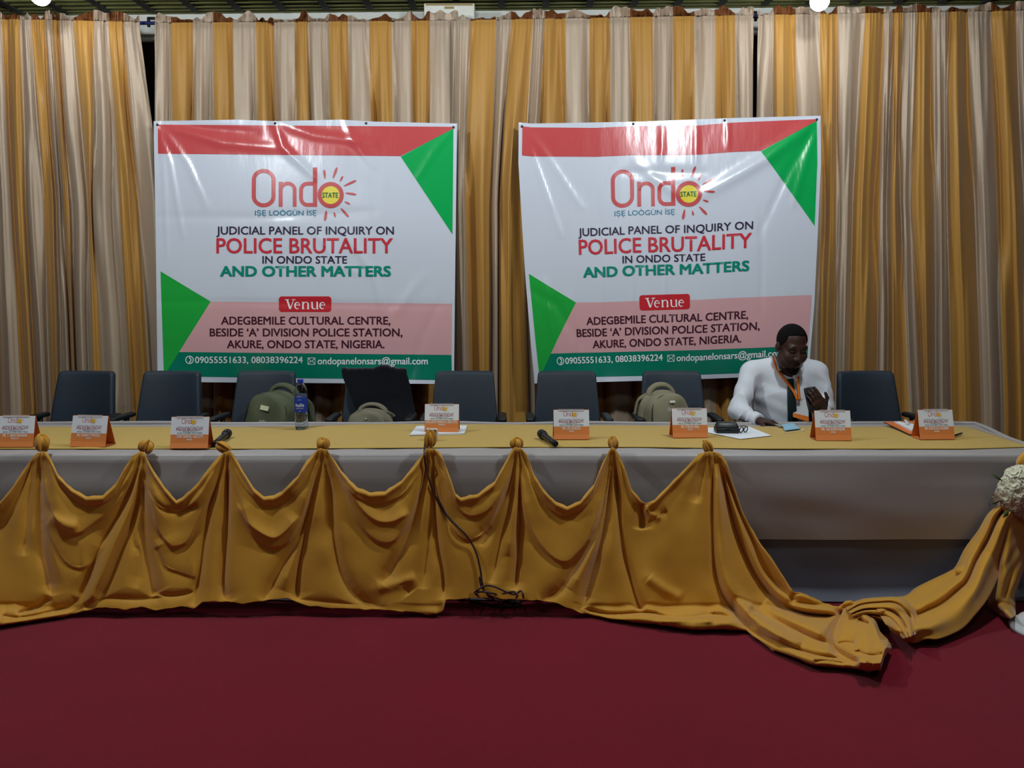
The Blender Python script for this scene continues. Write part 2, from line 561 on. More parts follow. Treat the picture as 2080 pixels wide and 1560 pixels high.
MB().tube([a, P(300, 47, YC + .15), P(900, 43, YC + .15), P(1530, 34, YC + .15), b], .013, 10).build('rod', m_rod, rd)
for u, v in ((302, 46), (1535, 34)):
    p = P(u, v, YC + .15)
    MB().tube([p + (0, 0, -.03), p, p + (0, 0, .03), p + (0, .2, .09), p + (0, YW - YC - .16, .09)], .012, 8).build('bracket', mat('bracket_dark', (40, 38, 40), .5), rd)

# ================================================================== banners
BY = YC - .15
m_vinyl = mat('banner_white', (206, 211, 224), .22, .5, bump=(2.4, .35, (3.2, 1, 1)))
def vinyl(name, rgb): return mat('banner_' + name, rgb, .22, .5, bump=(2.4, .35, (3.2, 1, 1)))
v_red = vinyl('red', (198, 78, 80)); v_green = vinyl('green', (16, 168, 84)); v_green2 = vinyl('leaf', (36, 166, 66))
v_teal = vinyl('teal', (12, 122, 98)); v_pink = vinyl('pink', (214, 164, 168)); v_ink = vinyl('ink', (52, 40, 66))
v_txt = vinyl('crimson', (202, 52, 66)); v_tt = vinyl('teal_text', (14, 136, 116)); v_yel = vinyl('yellow', (236, 216, 70))
v_wh = vinyl('print_white', (238, 240, 244)); v_br = vinyl('brown', (72, 34, 48)); v_blue = vinyl('blue', (36, 128, 158)); v_tag = vinyl('tag', (200, 44, 54))
v_dg = vinyl('deep_green', (20, 110, 60))

LB = dict(l=[(246, 312), (520, 317), (773, 320)], r=[(251, 928.5), (520, 925), (779, 922)],
          t=[(312, 246), (480, 243), (560, 246), (690, 243), (760, 247), (930, 251)], b=[(318, 774), (420, 776.5), (923, 780)], k=0.0)
RB = dict(l=[(248, 1053.5), (330, 1053), (450, 1060), (560, 1067), (695, 1078), (779, 1086)],
          r=[(235, 1667), (330, 1668), (476, 1661), (622, 1654), (761, 1642)],
          t=[(1053, 248.5), (1080, 251), (1300, 247), (1480, 240), (1668, 235)], b=[(1086, 779), (1215, 776), (1422, 770), (1642, 761)], k=-.085)

def st_of(x, y):
    """print position in the left banner's pixels -> sheet coordinates 0..1"""
    x = np.asarray(x, float); y = np.asarray(y, float)
    yt = interp(LB['t'], x); yb = interp(LB['b'], x)
    t = (y - yt) / (yb - yt)
    s = (x - interp(LB['l'], y)) / (interp(LB['r'], y) - interp(LB['l'], y))
    return s, t

def uv_of(B, s, t):
    s = np.asarray(s, float); t = np.asarray(t, float)
    u0, v0 = np.interp(t, [0, 1], [0, 1]), t
    vl = B['l'][0][0] + t * (B['l'][-1][0] - B['l'][0][0]); vr = B['r'][0][0] + t * (B['r'][-1][0] - B['r'][0][0])
    ul = interp(B['l'], vl); ur = interp(B['r'], vr)
    s2 = s + B['k'] * s * (1 - s)
    u = ul + (ur - ul) * s2
    yt = interp(B['t'], u); yb = interp(B['b'], u)
    return u, yt + (yb - yt) * t

WR_L = [([(318, 250), (345, 330), (372, 480)], 5, .006), ([(318, 250), (332, 330), (340, 520)], 4, .005), ([(320, 250), (380, 330), (420, 420)], 6, .006),
        ([(340, 256), (450, 290), (560, 300)], 9, .008), ([(330, 252), (420, 262), (520, 270)], 8, -.006), ([(556, 246), (575, 300), (640, 360)], 7, .009),
        ([(556, 246), (640, 275), (760, 290)], 9, .007), ([(700, 244), (720, 290), (760, 340)], 7, .006), ([(926, 252), (880, 310), (850, 360)], 6, .006),
        ([(320, 440), (500, 442), (760, 430)], 9, -.004), ([(320, 612), (600, 616), (920, 622)], 7, -.004), ([(700, 470), (760, 560), (780, 640)], 8, .006),
        ([(860, 560), (800, 640), (790, 760)], 10, .006), ([(900, 600), (860, 680), (830, 770)], 9, -.005), ([(640, 470), (690, 540), (740, 560)], 6, .004)]
WR_R = [([(1060, 252), (1120, 330), (1180, 420)], 7, .006), ([(1060, 252), (1105, 380), (1140, 480)], 6, .006), ([(1665, 240), (1560, 320), (1430, 395)], 13, .014),
        ([(1665, 240), (1630, 350), (1610, 420)], 6, .006), ([(1665, 240), (1600, 350), (1540, 480)], 7, -.006), ([(1345, 255), (1345, 300), (1342, 330)], 4, .005),
        ([(1415, 250), (1414, 310), (1414, 340)], 4, .006), ([(1478, 245), (1479, 300)], 4, .006), ([(1105, 570), (1120, 660), (1140, 750)], 8, .010),
        ([(1160, 600), (1165, 680), (1168, 770)], 6, .007), ([(1222, 560), (1222, 680), (1223, 770)], 4, .006), ([(1285, 560), (1285, 650), (1285, 740)], 4, .005),
        ([(1350, 560), (1349, 640), (1349, 740)], 4, .005), ([(1080, 590), (1130, 620), (1180, 700)], 9, -.006), ([(1545, 420), (1548, 500), (1546, 640)], 6, -.004),
        ([(1290, 330), (1340, 370), (1380, 400)], 9, .006), ([(1260, 350), (1330, 350), (1430, 350)], 9, -.005)]

def banner(name, label, B, WR, seed):
    t0 = thing(name, label, 'banner', P((B['t'][0][0] + B['t'][-1][0]) / 2, B['t'][0][1], BY), 0)
    def pos(s, t, off):
        u, v = uv_of(B, s, t)
        d = .012 * np.sin(PI * s) * np.sin(PI * np.clip(t, 0, 1)) + .010 * vnoise(s * 3.1, t * 2.6, seed) + .004 * vnoise(s * 7, t * 5, seed + 1)
        for poly, w, a in WR:
            ds, al = pdist(u, v, poly)
            d = d + 1.25 * a * np.exp(-(ds / w) ** 2) * np.sin(PI * np.clip(al * .9 + .05, 0, 1)) ** .5
        d = d + .03 * np.clip((t - .85) / .15, 0, 1) ** 2 * np.sin(s * 7 + seed)
        return P(u, v, BY - .12 * np.clip(t, 0, 1) ** 1.2 - d - off)
    ns, nt_ = 151, 131
    s, t = np.meshgrid(np.linspace(0, 1, ns), np.linspace(0, 1, nt_))
    mk('sheet', pos(s, t, 0), gridf(nt_, ns, True), m_vinyl, t0)
    def put(nm, VF, m, off, step=5.0):
        V, Fc = slice2d(VF[0], VF[1], step)
        s, t = st_of(V[:, 0], V[:, 1])
        X = pos(s, t, off + V[:, 2])
        # keep every face turned to the hall
        fs = []
        for f in Fc:
            a, b, c = X[f[0]], X[f[1]], X[f[2]]
            n = np.cross(b - a, c - a)
            fs.append(f if n[1] < 0 else f[::-1])
        return mk(nm, X, fs, m, t0)
    def poly(*p): return np.array(p, float), [tuple(range(len(p)))]
    L1, L2, L3 = .0020, .0036, .0050
    put('red_stripe', poly((320.5, 253), (921, 257.5), (921, 261), (814, 317), (321, 312)), v_red, L1)
    put('green_corner', poly((921, 261), (919, 476), (814, 318)), v_green, L1)
    put('pink_field', poly((428, 612.5), (918, 617), (917, 721), (364, 715)), v_pink, L1)
    put('green_corner', poly((326, 551), (428, 612.5), (364, 715), (333, 764)), v_green2, L1)
    put('teal_stripe', poly((364, 715), (917, 721), (918, 772), (333, 764)), v_teal, L1)
    rb = arc(667, 608, 6, 6, -90, 0, 5) + arc(667, 627.5, 6, 6, 0, 90, 5) + arc(572.5, 627.5, 6, 6, 90, 180, 5) + arc(572.5, 608, 6, 6, 180, 270, 5)
    put('red_tab', (np.array(rb), [tuple(range(len(rb)))]), v_tag, L2)
    put('logo', logo_word(), v_red, L1, 5)
    put('sun_disc', disc2d(671.6, 396, 20), v_yel, L1, 5)
    put('sun_ring', logo_ring(), v_red, L2, 5)
    for ray_ in logo_rays(False): put('sun_ray', ray_, v_red, L2, 5)
    def words(nm, b_, x0, x1, y0, y1, m, bold=.012, off=L2):
        put(nm, fit(b_, x0, x1, y0, y1, bold), m, off, 6)
    words('lettering', 'STATE', 654.5, 687, 391, 401.5, v_dg, .02, L3)
    words('lettering', 'I\u1e62\u1eb8 LO\u00d2G\u00d9N \u00ccS\u1eb8', 518, 643, 427.5, 437.5, v_blue, 0)
    words('lettering', 'JUDICIAL PANEL OF INQUIRY ON', 439.5, 800, 460, 476, v_ink, .012)
    words('lettering', 'POLICE BRUTALITY', 439.5, 798, 483.5, 514, v_txt, .014)
    words('lettering', 'IN ONDO STATE', 533, 705, 520, 535, v_ink, .012)
    words('lettering', 'AND OTHER MATTERS', 447, 794, 540, 561, v_tt, .032)
    words('lettering', 'ADEGBEMILE CULTURAL CENTRE,', 449, 793, 643, 659, v_br, .020)
    words('lettering', 'BESIDE \u2018A\u2019 DIVISION POLICE STATION,', 426, 817.5, 667, 683, v_br, .020)
    words('lettering', 'AKURE, ONDO STATE, NIGERIA.', 461, 781, 691, 707, v_br, .020)
    words('lettering', '09055551633, 08038396224', 396, 615, 724.5, 737.5, v_wh, .012)
    words('lettering', 'ondopanelonsars@gmail.com', 645, 869, 726, 740, v_wh, .014)
    # "Venue" in a serif face
    def serif(x, y0, y1, w=5.5): return [stroke2d([(x - w, y0), (x + w, y0)], 1.5)]
    b0, xh = 628.0, 613.2
    V_ = [stroke2d([(583, 608.5), (589.5, 627.5)], [3.6, 3.4]), stroke2d([(596.5, 608.5), (589.8, 628)], [1.4, 1.6])] + serif(583, 608.7, 0, 4.2) + serif(596.5, 608.7, 0, 3.6)
    e_ = lambda cx: [stroke2d(arc(cx, 620.8, 5.0, 6.6, 0, -345 + 40, 22), [1.2] * 5 + [1.8] * 4 + [2.6] * 8 + [2.0] * 3 + [1.3] * 3), stroke2d([(cx - 4.6, 619.6), (cx + 5, 619.6)], 1.3)]
    n_ = lambda x: [stroke2d([(x, xh), (x, b0)], 3), stroke2d([(x + 1, 617)] + arc(x + 6, 617.4, 4.4, 3.8, 200, 360, 8) + [(x + 10.4, b0)], [1.2, 1.4] + [1.8] * 6 + [3, 3, 3]), stroke2d([(x - 2.4, b0 - .5), (x + 3, b0 - .5)], 1.3),
                    stroke2d([(x + 7.6, b0 - .5), (x + 13, b0 - .5)], 1.3), stroke2d([(x - 2.4, xh + .5), (x, xh + .5)], 1.3)]
    u_ = lambda x: [stroke2d([(x, xh), (x, 622)] + arc(x + 5, 623.4, 5, 4.2, 180, 60, 7), [3, 3] + [2.6] * 4 + [1.6] * 4), stroke2d([(x + 10.4, xh), (x + 10.4, b0)], 3),
                    stroke2d([(x - 2.4, xh + .5), (x + 1, xh + .5)], 1.3), stroke2d([(x + 8, xh + .5), (x + 10.4, xh + .5)], 1.3), stroke2d([(x + 10, b0 - .5), (x + 13, b0 - .5)], 1.3)]
    put('lettering', join2d(V_ + e_(604) + n_(615.5) + u_(634) + e_(655)), v_wh, L3, 8)
    # telephone in a ring, and an envelope
    put('phone_sign', join2d([stroke2d(arc(385, 731, 7.6, 7.6, 0, 345, 30), 1.7, True),
                              stroke2d(arc(383.2, 731, 4.6, 5.0, -75, 75, 10), [3.6, 3.2] + [2.0] * 7 + [3.2, 3.6])]), v_wh, L2, 6)
    put('envelope_sign', join2d([stroke2d([(625.5, 727), (640, 727), (640, 740), (625.5, 740)], 1.4, True), stroke2d([(626, 727.5), (632.8, 734.5), (639.6, 727.5)], 1.3),
                                 stroke2d([(626, 739.6), (631, 733.5)], 1.1), stroke2d([(639.6, 739.6), (634.6, 733.5)], 1.1)]), v_wh, L2, 6)
    mp = mat('pin_steel', (70, 72, 78), .35, .5, .8)
    for s, t in ((.012, .014), (.988, .014), (.4, .008), (.7, .008)):
        c = pos(np.array(s), np.array(t), .004)
        MB().blob(c, (.009, .005, .009), n=12, m=6).tube([c, c + np.array([0, .10, 0]), c + np.array([0, .24, 0])], .0022, 6).build('pin', mp, t0)
    return t0
banner('banner', 'printed white banner hung left, under the curtain ruffles, with red top stripe', LB, WR_L, 2)
banner('banner', 'creased printed banner hung right, its corner behind the seated person', RB, WR_R, 6)
# ================================================================== the long table and its cloths
ZT = .76
YF = float(Pz(1040, 923, ZT)[1])       # front edge
YB = float(Pz(1040, 861, ZT)[1])       # back edge
XL = -3.35
XRF = float(Pz(2104, 916, ZT)[0]); XRB = float(Pz(1972, 859, ZT)[0])
m_wood = mat('table_wood', (120, 84, 52), .6, noise=(5, .2, (1, 8, 1)))
m_steel = mat('table_steel', (70, 70, 74), .4, .5, .8)
m_grey = mat('grey_satin_cloth', (162, 156, 157), .46, .5, coat=.0, sheen=.2, noise=(1.6, .05), bump=(320, .05))
m_run = mat('yellow_runner', (192, 158, 72), .62, .3, sheen=.3, noise=(2.2, .06), bump=(220, .12))
m_yel = mat('yellow_drape', (205, 147, 42), .6, .3, sheen=.35, noise=(1.7, .06), bump=(260, .07))
m_navy = mat('blue_cloth', (100, 101, 114), .8, sheen=.2, noise=(1.6, .05))

tb = thing('long_table', 'long table dressed in grey cloth and yellow drapes, in front of the chairs', 'table', (0, (YF + YB) / 2, 0))
def quad_slab(x0, x1f, x1b, y0, y1, z0, z1):
    V = [(x0, y0, z0), (x1f, y0, z0), (x1b, y1, z0), (x0, y1, z0), (x0, y0, z1), (x1f, y0, z1), (x1b, y1, z1), (x0, y1, z1)]
    return V, [(3, 2, 1, 0), (4, 5, 6, 7), (0, 1, 5, 4), (1, 2, 6, 5), (2, 3, 7, 6), (3, 0, 4, 7)]
V, Fc = quad_slab(XL + .02, XRF - .03, XRB - .03, YF + .03, YB - .02, ZT - .035, ZT - .008)
mk('tabletop', V, Fc, m_wood, tb, smooth=False)
for lx in (XL + .2, -1.2, .7, XRF - .25):
    for ly in (YF + .14, YB - .12):
        MB().tube([(lx, ly, 0.0), (lx, ly, ZT - .035)], .017, 10).build('leg', m_steel, tb)

# grey cloth: top, rounded edge and front hang in one sheet
gc = thing('grey_tablecloth', 'plain grey satin cloth covering the long table down to the floor', 'tablecloth', (0, YF, ZT))
xs = np.linspace(XL, XRF, 360)
prof = []                                     # (dy from front edge, z)
for q in np.linspace(1, 0, 14): prof.append((.02 + q * (YB - YF - .02), ZT))
for a in np.linspace(8, 90, 7): prof.append((.02 - .02 * math.sin(math.radians(a)), ZT - .02 + .02 * math.cos(math.radians(a))))
for z in np.linspace(ZT - .03, .316, 30): prof.append((-.004, z))
prof = np.array(prof)
G = np.zeros((len(prof), len(xs), 3))
def front_wave(x, z):
    return .012 * vnoise(x * 1.1, z * 1.2 + x * 0, 31) + .007 * vnoise(x * 2.0 + z * 2, z * 7 + x * 0, 32) + .02 * vnoise(x * 2.4, x * 0 + z * .5, 33) * np.clip((ZT - z) / ZT, 0, 1)
for i, (dy, z) in enumerate(prof):
    k = np.clip(dy / (YB - YF), 0, 1)
    xr = XRF + (XRB - XRF) * k
    x = XL + (xs - XL) * (xr - XL) / (XRF - XL)
    h = np.clip((ZT - z) / ZT, 0, 1)
    n = front_wave(x, z)
    dn = .02 * vnoise(x * 2.1, x * 0 + 3, 34) * 0 + .002 * vnoise(x * 6, x * 0 + dy * 8, 35)
    G[i, :, 0] = x
    G[i, :, 1] = YF + dy - (n * min(1, h * 6) + .012 * math.sin(PI * min(1, h * 1.6)) if z < ZT - .019 else 0)
    G[i, :, 2] = z + (dn if z >= ZT - .001 else 0)
bx = thing  # keep
o = mk('cloth_front', G, gridf(len(prof), len(xs), True), m_grey, gc)
# right end and back hang
def hang(name, pts, zb, m, par, seed, n=90):
    pts = np.array(pts, float); q = np.linspace(0, 1, n)
    d = np.r_[0, np.cumsum(np.hypot(*np.diff(pts, axis=0).T))]; d /= d[-1]
    X = np.interp(q, d, pts[:, 0]); Y = np.interp(q, d, pts[:, 1])
    tx = np.gradient(X); ty = np.gradient(Y); L = np.hypot(tx, ty); nx, ny = ty / L, -tx / L
    R = []
    for z in np.linspace(ZT, zb, 22):
        h = (ZT - z) / ZT
        f = (.03 * h + .025 * h * vnoise(q * n / 7, q * 0 + h, seed))
        R.append(np.stack([X + nx * f, Y + ny * f, np.full(n, z)], -1))
    return mk(name, np.array(R), gridf(22, n, True), m, par)
hang('cloth_end', [(XRF, YF), (XRF * .5 + XRB * .5, (YF + YB) / 2), (XRB, YB)], .03, m_grey, gc, 41)
hang('cloth_back', [(XRB, YB), (0, YB), (XL, YB)], .69, m_grey, gc, 42, 200)
# thick rolled hem at the back edge, seen as a pale line
hm = []
for x in np.linspace(XL, XRB + .0, 60):
    hm.append((x, YB - .006, ZT + .004 + .006 * float(vnoise(np.array(x * 2.3), np.array(1.0), 44))))
hm += [(XRB + (XRF - XRB) * q, YB + (YF - YB) * q, ZT + .004 + .004 * math.sin(q * 9)) for q in np.linspace(.05, .93, 14)]
MB().tube(hm, .012, 8).build('rolled_hem', m_grey, gc)

us = thing('underskirt', 'dark slate blue cloth hanging below the grey tablecloth hem down to the carpet', 'cloth', (1.6, YF + .04, 0))
R = []
uu = np.linspace(XL + .02, XRF - .02, 240)
for z in (.40, .34, .30, .26, .22, .18, .14, .10, .06, .035, .018, .010, .009):
    dy = .001 + .02 * max(0, .3 - z) + (.0 if z > .03 else -.06 * ((.03 - z) / .02) ** 1.3)
    h_ = 1 - z / ZT
    R.append(np.stack([uu, YF + dy - front_wave(uu, z) * min(1, h_ * 6) - .012 * math.sin(PI * min(1, h_ * 1.6)) - .006 * vnoise(uu * 3 + z * 9, uu * 0 + z * 14, 52) * max(0, .3 - z) * 3, np.full(240, z)], -1))
mk('hem', np.array(R), gridf(len(R), 240, True), m_navy, us, solid=.002)

# yellow runner on the top
rn = thing('table_runner', 'flat yellow cloth laid along the top of the long table', 'tablecloth', (0, (YF + YB) / 2, ZT))
us_ = np.linspace(-330, 2096, 220); q = np.linspace(0, 1, 26)
vf = interp([(-330, 911), (520, 911), (1040, 907.5), (1300, 907.5), (1560, 911), (1960, 911), (2100, 907)], us_)
vb = interp([(-330, 865), (80, 866), (560, 866.5), (760, 860.5), (1040, 861.5), (1560, 866), (1960, 866), (2100, 866)], us_)
RV = vb[None, :] + (vf - vb)[None, :] * q[:, None]
RU = np.broadcast_to(us_, RV.shape).copy()
kx = interp([(-330, 1), (2096, 1)], us_)
# the right end runs in along the slanting table end
for i, qq in enumerate(q):
    xr = 1967 + (2096 - 1967) * qq
    RU[i] = np.where(us_ > 1500, 1500 + (us_ - 1500) * (xr - 1500) / (2096 - 1500), us_)
bump = .003 + .004 * np.clip(vnoise(RU / 60, RV / 9, 61), 0, 1) + .018 * np.exp(-((RU - 690) / 90) ** 2 - ((RV - 866) / 16) ** 2) + .006 * np.exp(-((RU - 440) / 40) ** 2 - ((RV - 872) / 6) ** 2)
X = Pz(RU, RV, ZT + bump + .003)
mk('runner_cloth', X, gridf(*RV.shape, True), m_run, rn, solid=.003)

# ================================================================== the yellow swags along the front
def c3(*p): return [(x * .3365, 860 + y * .3365) for x, y in p]
def c4(*p): return [(600 + x * .3365, 860 + y * .3365) for x, y in p]
def c5(*p): return [(1100 + x * .3365, 860 + y * .3365) for x, y in p]
def c8(*p): return [(1560 + x / 3, 850 + y / 3) for x, y in p]
KN = [85, 292, 465, 656, 870, 1050, 1245, 1441]
VTOP = [(-160, 925), (-120, 919), (-60, 990), (0, 1018), (20, 995), (67, 927), (78, 918), (92, 917), (98, 921), (118, 964), (145, 991), (175, 1008), (209, 1006), (235, 981), (252, 951), (269, 927), (283, 917), (293, 919),
        (298, 930), (313, 958), (336, 991), (358, 1016), (373, 1008), (404, 978), (431, 941), (447, 924), (457, 917), (468, 917), (474, 922), (491, 951), (515, 991), (535, 1008), (555, 1006), (572, 998), (606, 964), (622, 937),
        (642, 914), (652, 910), (664, 913), (673, 926), (694, 957), (724, 989), (751, 1000), (782, 998), (815, 976), (842, 944), (858, 922), (866, 911), (884, 911), (896, 922), (910, 957), (925, 1001), (936, 1010), (970, 1003), (1004, 978),
        (1024, 941), (1037, 917), (1045, 909), (1058, 910), (1070, 921), (1085, 964), (1105, 995), (1128, 1018), (1152, 1028), (1179, 1016), (1206, 984), (1222, 944), (1237, 914), (1243, 909), (1249, 910), (1256, 922), (1268, 947), (1282, 991),
        (1302, 1016), (1312, 1024), (1329, 1015), (1356, 988), (1386, 957), (1413, 929), (1425, 920), (1440, 917), (1458, 918), (1466, 924), (1477, 941), (1490, 984), (1507, 1035), (1524, 1069), (1547, 1106), (1571, 1139), (1595, 1176),
        (1613, 1203), (1627, 1204), (1647, 1211), (1673, 1225), (1703, 1232), (1716, 1222), (1727, 1218), (1745, 1226), (1762, 1238), (1777, 1254), (1787, 1281), (1803, 1298), (1812, 1314)]
VBOT = [(-160, 1285), (0, 1272), (67, 1261), (135, 1251), (168, 1240), (215, 1234), (256, 1238), (285, 1232), (316, 1240), (370, 1233), (394, 1236), (410, 1223), (461, 1222), (495, 1227), (538, 1220), (585, 1214), (607, 1224), (627, 1231),
        (700, 1237), (788, 1239), (852, 1246), (886, 1249), (899, 1243), (905, 1219), (936, 1218), (953, 1214), (1064, 1218), (1125, 1223), (1179, 1244), (1239, 1258), (1336, 1269), (1410, 1280), (1470, 1278), (1517, 1281), (1531, 1294),
        (1571, 1321), (1625, 1341), (1652, 1352), (1706, 1356), (1766, 1364), (1789, 1363), (1797, 1336), (1812, 1318)]
# (pixel path, half width in pixels, depth in metres: below zero a crease, above a ridge)
CR = []
def cr(poly, w, a): CR.append((poly, w, a))
cr(c3((242, 190), (250, 560), (262, 760), (290, 900), (312, 1040)), 7, -.050)
cr(c3((215, 200), (190, 330), (165, 600), (150, 800)), 7, -.022)
cr(c3((205, 205), (120, 420), (20, 590), (-90, 640)), 8, -.026)
cr(c3((262, 230), (290, 430), (340, 570), (420, 640), (480, 655), (560, 600), (650, 530), (740, 420), (846, 215)), 8, -.030)
cr(c3((300, 250), (400, 400), (520, 485), (640, 465), (740, 370), (825, 220)), 6, -.020)
cr(c3((300, 560), (380, 610), (470, 625)), 9, .018)
cr(c3((270, 560), (330, 720), (420, 850), (520, 860)), 14, -.014)
cr(c3((848, 250), (760, 480), (610, 740), (530, 950), (480, 1090)), 8, -.034)
cr(c3((850, 260), (830, 500), (750, 720), (660, 950), (580, 1080)), 8, -.034)
cr(c3((845, 260), (790, 480), (680, 740), (590, 960), (520, 1100)), 9, .026)
cr(c3((860, 300), (880, 700), (905, 860), (930, 1000), (945, 1035)), 8, -.040)
cr(c3((840, 420), (800, 700), (850, 800), (820, 1000)), 12, -.018)
cr(c3((865, 280), (890, 380), (950, 480), (1010, 515), (1100, 520), (1200, 500)), 6, -.022)
cr(c3((880, 330), (930, 500), (960, 640), (1020, 720), (1060, 737), (1130, 700), (1200, 560), (1290, 380), (1365, 200)), 8, -.028)
cr(c3((1365, 200), (1300, 400), (1265, 520), (1235, 720), (1210, 900), (1165, 1105)), 7, -.034)
cr(c3((1372, 200), (1372, 600), (1360, 800), (1353, 980), (1385, 1080)), 6, -.046)
cr(c3((930, 740), (1000, 850), (1080, 890), (1200, 930)), 12, -.016)
cr(c3((920, 1010), (1000, 1040), (1100, 1035), (1180, 1010)), 5, -.020)
cr(c3((1385, 205), (1430, 360), (1480, 520), (1510, 620), (1560, 695), (1650, 742), (1740, 700), (1830, 520), (1925, 200)), 8, -.034)
cr(c3((1400, 220), (1490, 390), (1600, 485), (1720, 460), (1850, 320), (1930, 190)), 6, -.020)
cr(c3((1430, 480), (1490, 590), (1560, 650), (1650, 690), (1720, 650), (1800, 560)), 9, .018)
cr(c3((1935, 220), (1872, 470), (1830, 640), (1710, 860), (1590, 1075)), 7, -.040)
cr(c3((1945, 220), (1890, 480), (1825, 750), (1795, 950), (1800, 1075)), 7, -.040)
cr(c3((1940, 220), (1880, 560), (1770, 800), (1690, 1000)), 9, .022)
cr(c4((165, 200), (110, 450), (50, 700), (15, 950), (8, 1070)), 7, -.034)
cr(c4((172, 200), (218, 420), (236, 700), (280, 900), (370, 1045), (520, 1110)), 8, -.038)
cr(c4((190, 210), (290, 370), (370, 560), (460, 680), (560, 716), (630, 660), (710, 510), (795, 220)), 9, -.030)
cr(c4((200, 200), (330, 400), (430, 465), (520, 475), (640, 430), (740, 300), (800, 190)), 6, -.020)
cr(c4((280, 340), (390, 500), (480, 580), (580, 592), (690, 540)), 10, .016)
cr(c4((810, 200), (755, 420), (700, 620), (610, 830), (520, 970)), 8, -.036)
cr(c4((820, 200), (822, 500), (812, 640), (790, 800), (770, 1000)), 8, -.026)
cr(c4((828, 200), (842, 560), (865, 760), (890, 900), (896, 1065)), 6, -.046)
cr(c4((835, 160), (832, 300), (850, 420), (900, 540), (950, 620)), 5, -.036)
cr(c4((870, 190), (930, 400), (1000, 525), (1080, 555), (1180, 500), (1270, 330), (1330, 180)), 7, -.024)
cr(c4((880, 300), (930, 560), (1000, 680), (1080, 690), (1170, 610)), 10, -.018)
cr(c4((1335, 190), (1285, 400), (1215, 540), (1110, 745)), 7, -.034)
cr(c4((1340, 190), (1300, 480), (1240, 700), (1180, 965)), 7, -.032)
cr(c4((1350, 180), (1352, 600), (1342, 850), (1325, 1010)), 6, -.050)
cr(c4((1345, 190), (1330, 480), (1280, 800)), 8, .020)
cr(c4((1358, 190), (1385, 480), (1430, 640), (1520, 770), (1620, 830), (1700, 780), (1790, 640), (1912, 200)), 9, -.030)
cr(c4((1370, 190), (1470, 420), (1570, 535), (1660, 545), (1780, 450), (1900, 190)), 6, -.022)
cr(c4((1910, 190), (1870, 420), (1820, 640), (1700, 850), (1600, 1000), (1480, 1075)), 7, -.042)
cr(c4((1918, 180), (1882, 480), (1830, 760), (1770, 960), (1735, 1120)), 6, -.056)
cr(c4((1912, 200), (1850, 560), (1760, 820), (1650, 1000)), 8, .022)
cr(c4((1926, 190), (1948, 480), (1975, 760), (2010, 900), (2065, 1080), (2100, 1130)), 6, -.044)
cr(c5((600, 480), (605, 560), (606, 640)), 6, -.040)
cr(c5((620, 520), (680, 560), (720, 560)), 5, .016)
cr(c5((640, 610), (700, 560), (760, 530)), 5, -.012)
cr(c5((1010, 190), (975, 300), (930, 480)), 9, -.020)
cr(c5((640, 930), (740, 1000), (850, 1060)), 7, .014)
cr(c5((1038, 185), (1032, 600), (1042, 850), (1080, 1000), (1140, 1100), (1210, 1190), (1300, 1250)), 6, -.050)
cr(c5((1058, 190), (1064, 560), (1085, 820), (1140, 1000), (1240, 1110), (1400, 1250), (1560, 1340)), 11, .040)
cr(c5((1075, 195), (1130, 480), (1200, 720), (1290, 920), (1420, 1070), (1540, 1135), (1700, 1160), (1790, 1158)), 7, -.052)
cr(c5((1088, 230), (1180, 500), (1270, 700), (1320, 850), (1400, 950), (1505, 1040)), 9, -.040)
cr(c5((1085, 250), (1160, 500), (1240, 720), (1330, 900), (1450, 1050), (1560, 1110), (1780, 1140)), 6, .030)
cr(c5((1240, 1110), (1430, 1195), (1600, 1275), (1770, 1345)), 8, -.026)
cr(c5((1330, 1080), (1500, 1180), (1740, 1290)), 9, .020)
cr(c5((1230, 1235), (1290, 1262), (1450, 1330), (1650, 1395), (1860, 1425)), 6, -.026)
cr(c5((240, 1115), (400, 1152), (640, 1142), (760, 1167), (900, 1167), (1050, 1152), (1190, 1182)), 5, -.030)
cr(c5((700, 1200), (900, 1170), (1040, 1180)), 6, .016)
cr(c5((1520, 1020), (1516, 1060), (1500, 1090)), 5, -.03)
cr(c5((1825, 1110), (1765, 1230), (1750, 1310), (1785, 1375), (1865, 1425), (1920, 1440)), 6, -.045)
cr(c5((1910, 1180), (1950, 1200), (1980, 1212)), 5, -.030)
cr(c5((1780, 1330), (1840, 1322), (1900, 1330)), 7, -.020)
cr(c5((1900, 1370), (1960, 1395), (2030, 1400), (2060, 1385)), 5, -.016)
cr(c5((1898, 1370), (1902, 1400)), 4, -.012)
cr(c5((1960, 1450), (2000, 1455)), 4, -.012)
cr(c5((1640, 1440), (1720, 1430), (1850, 1452)), 6, -.016)
cr(c3((100, 1150), (220, 1110), (310, 1050)), 6, -.03)
cr(c3((0, 1160), (150, 1170), (400, 1110), (480, 1050)), 6, -.026)
cr(c3((490, 1120), (620, 1060), (760, 1060), (880, 1060), (1010, 1050)), 7, -.02)
cr(c4((480, 1000), (640, 960), (730, 930)), 7, .012)
cr(c4((660, 960), (670, 1000), (690, 1030)), 6, -.014)
cr(c4((0, 1060), (200, 1080), (560, 1110)), 5, -.012)

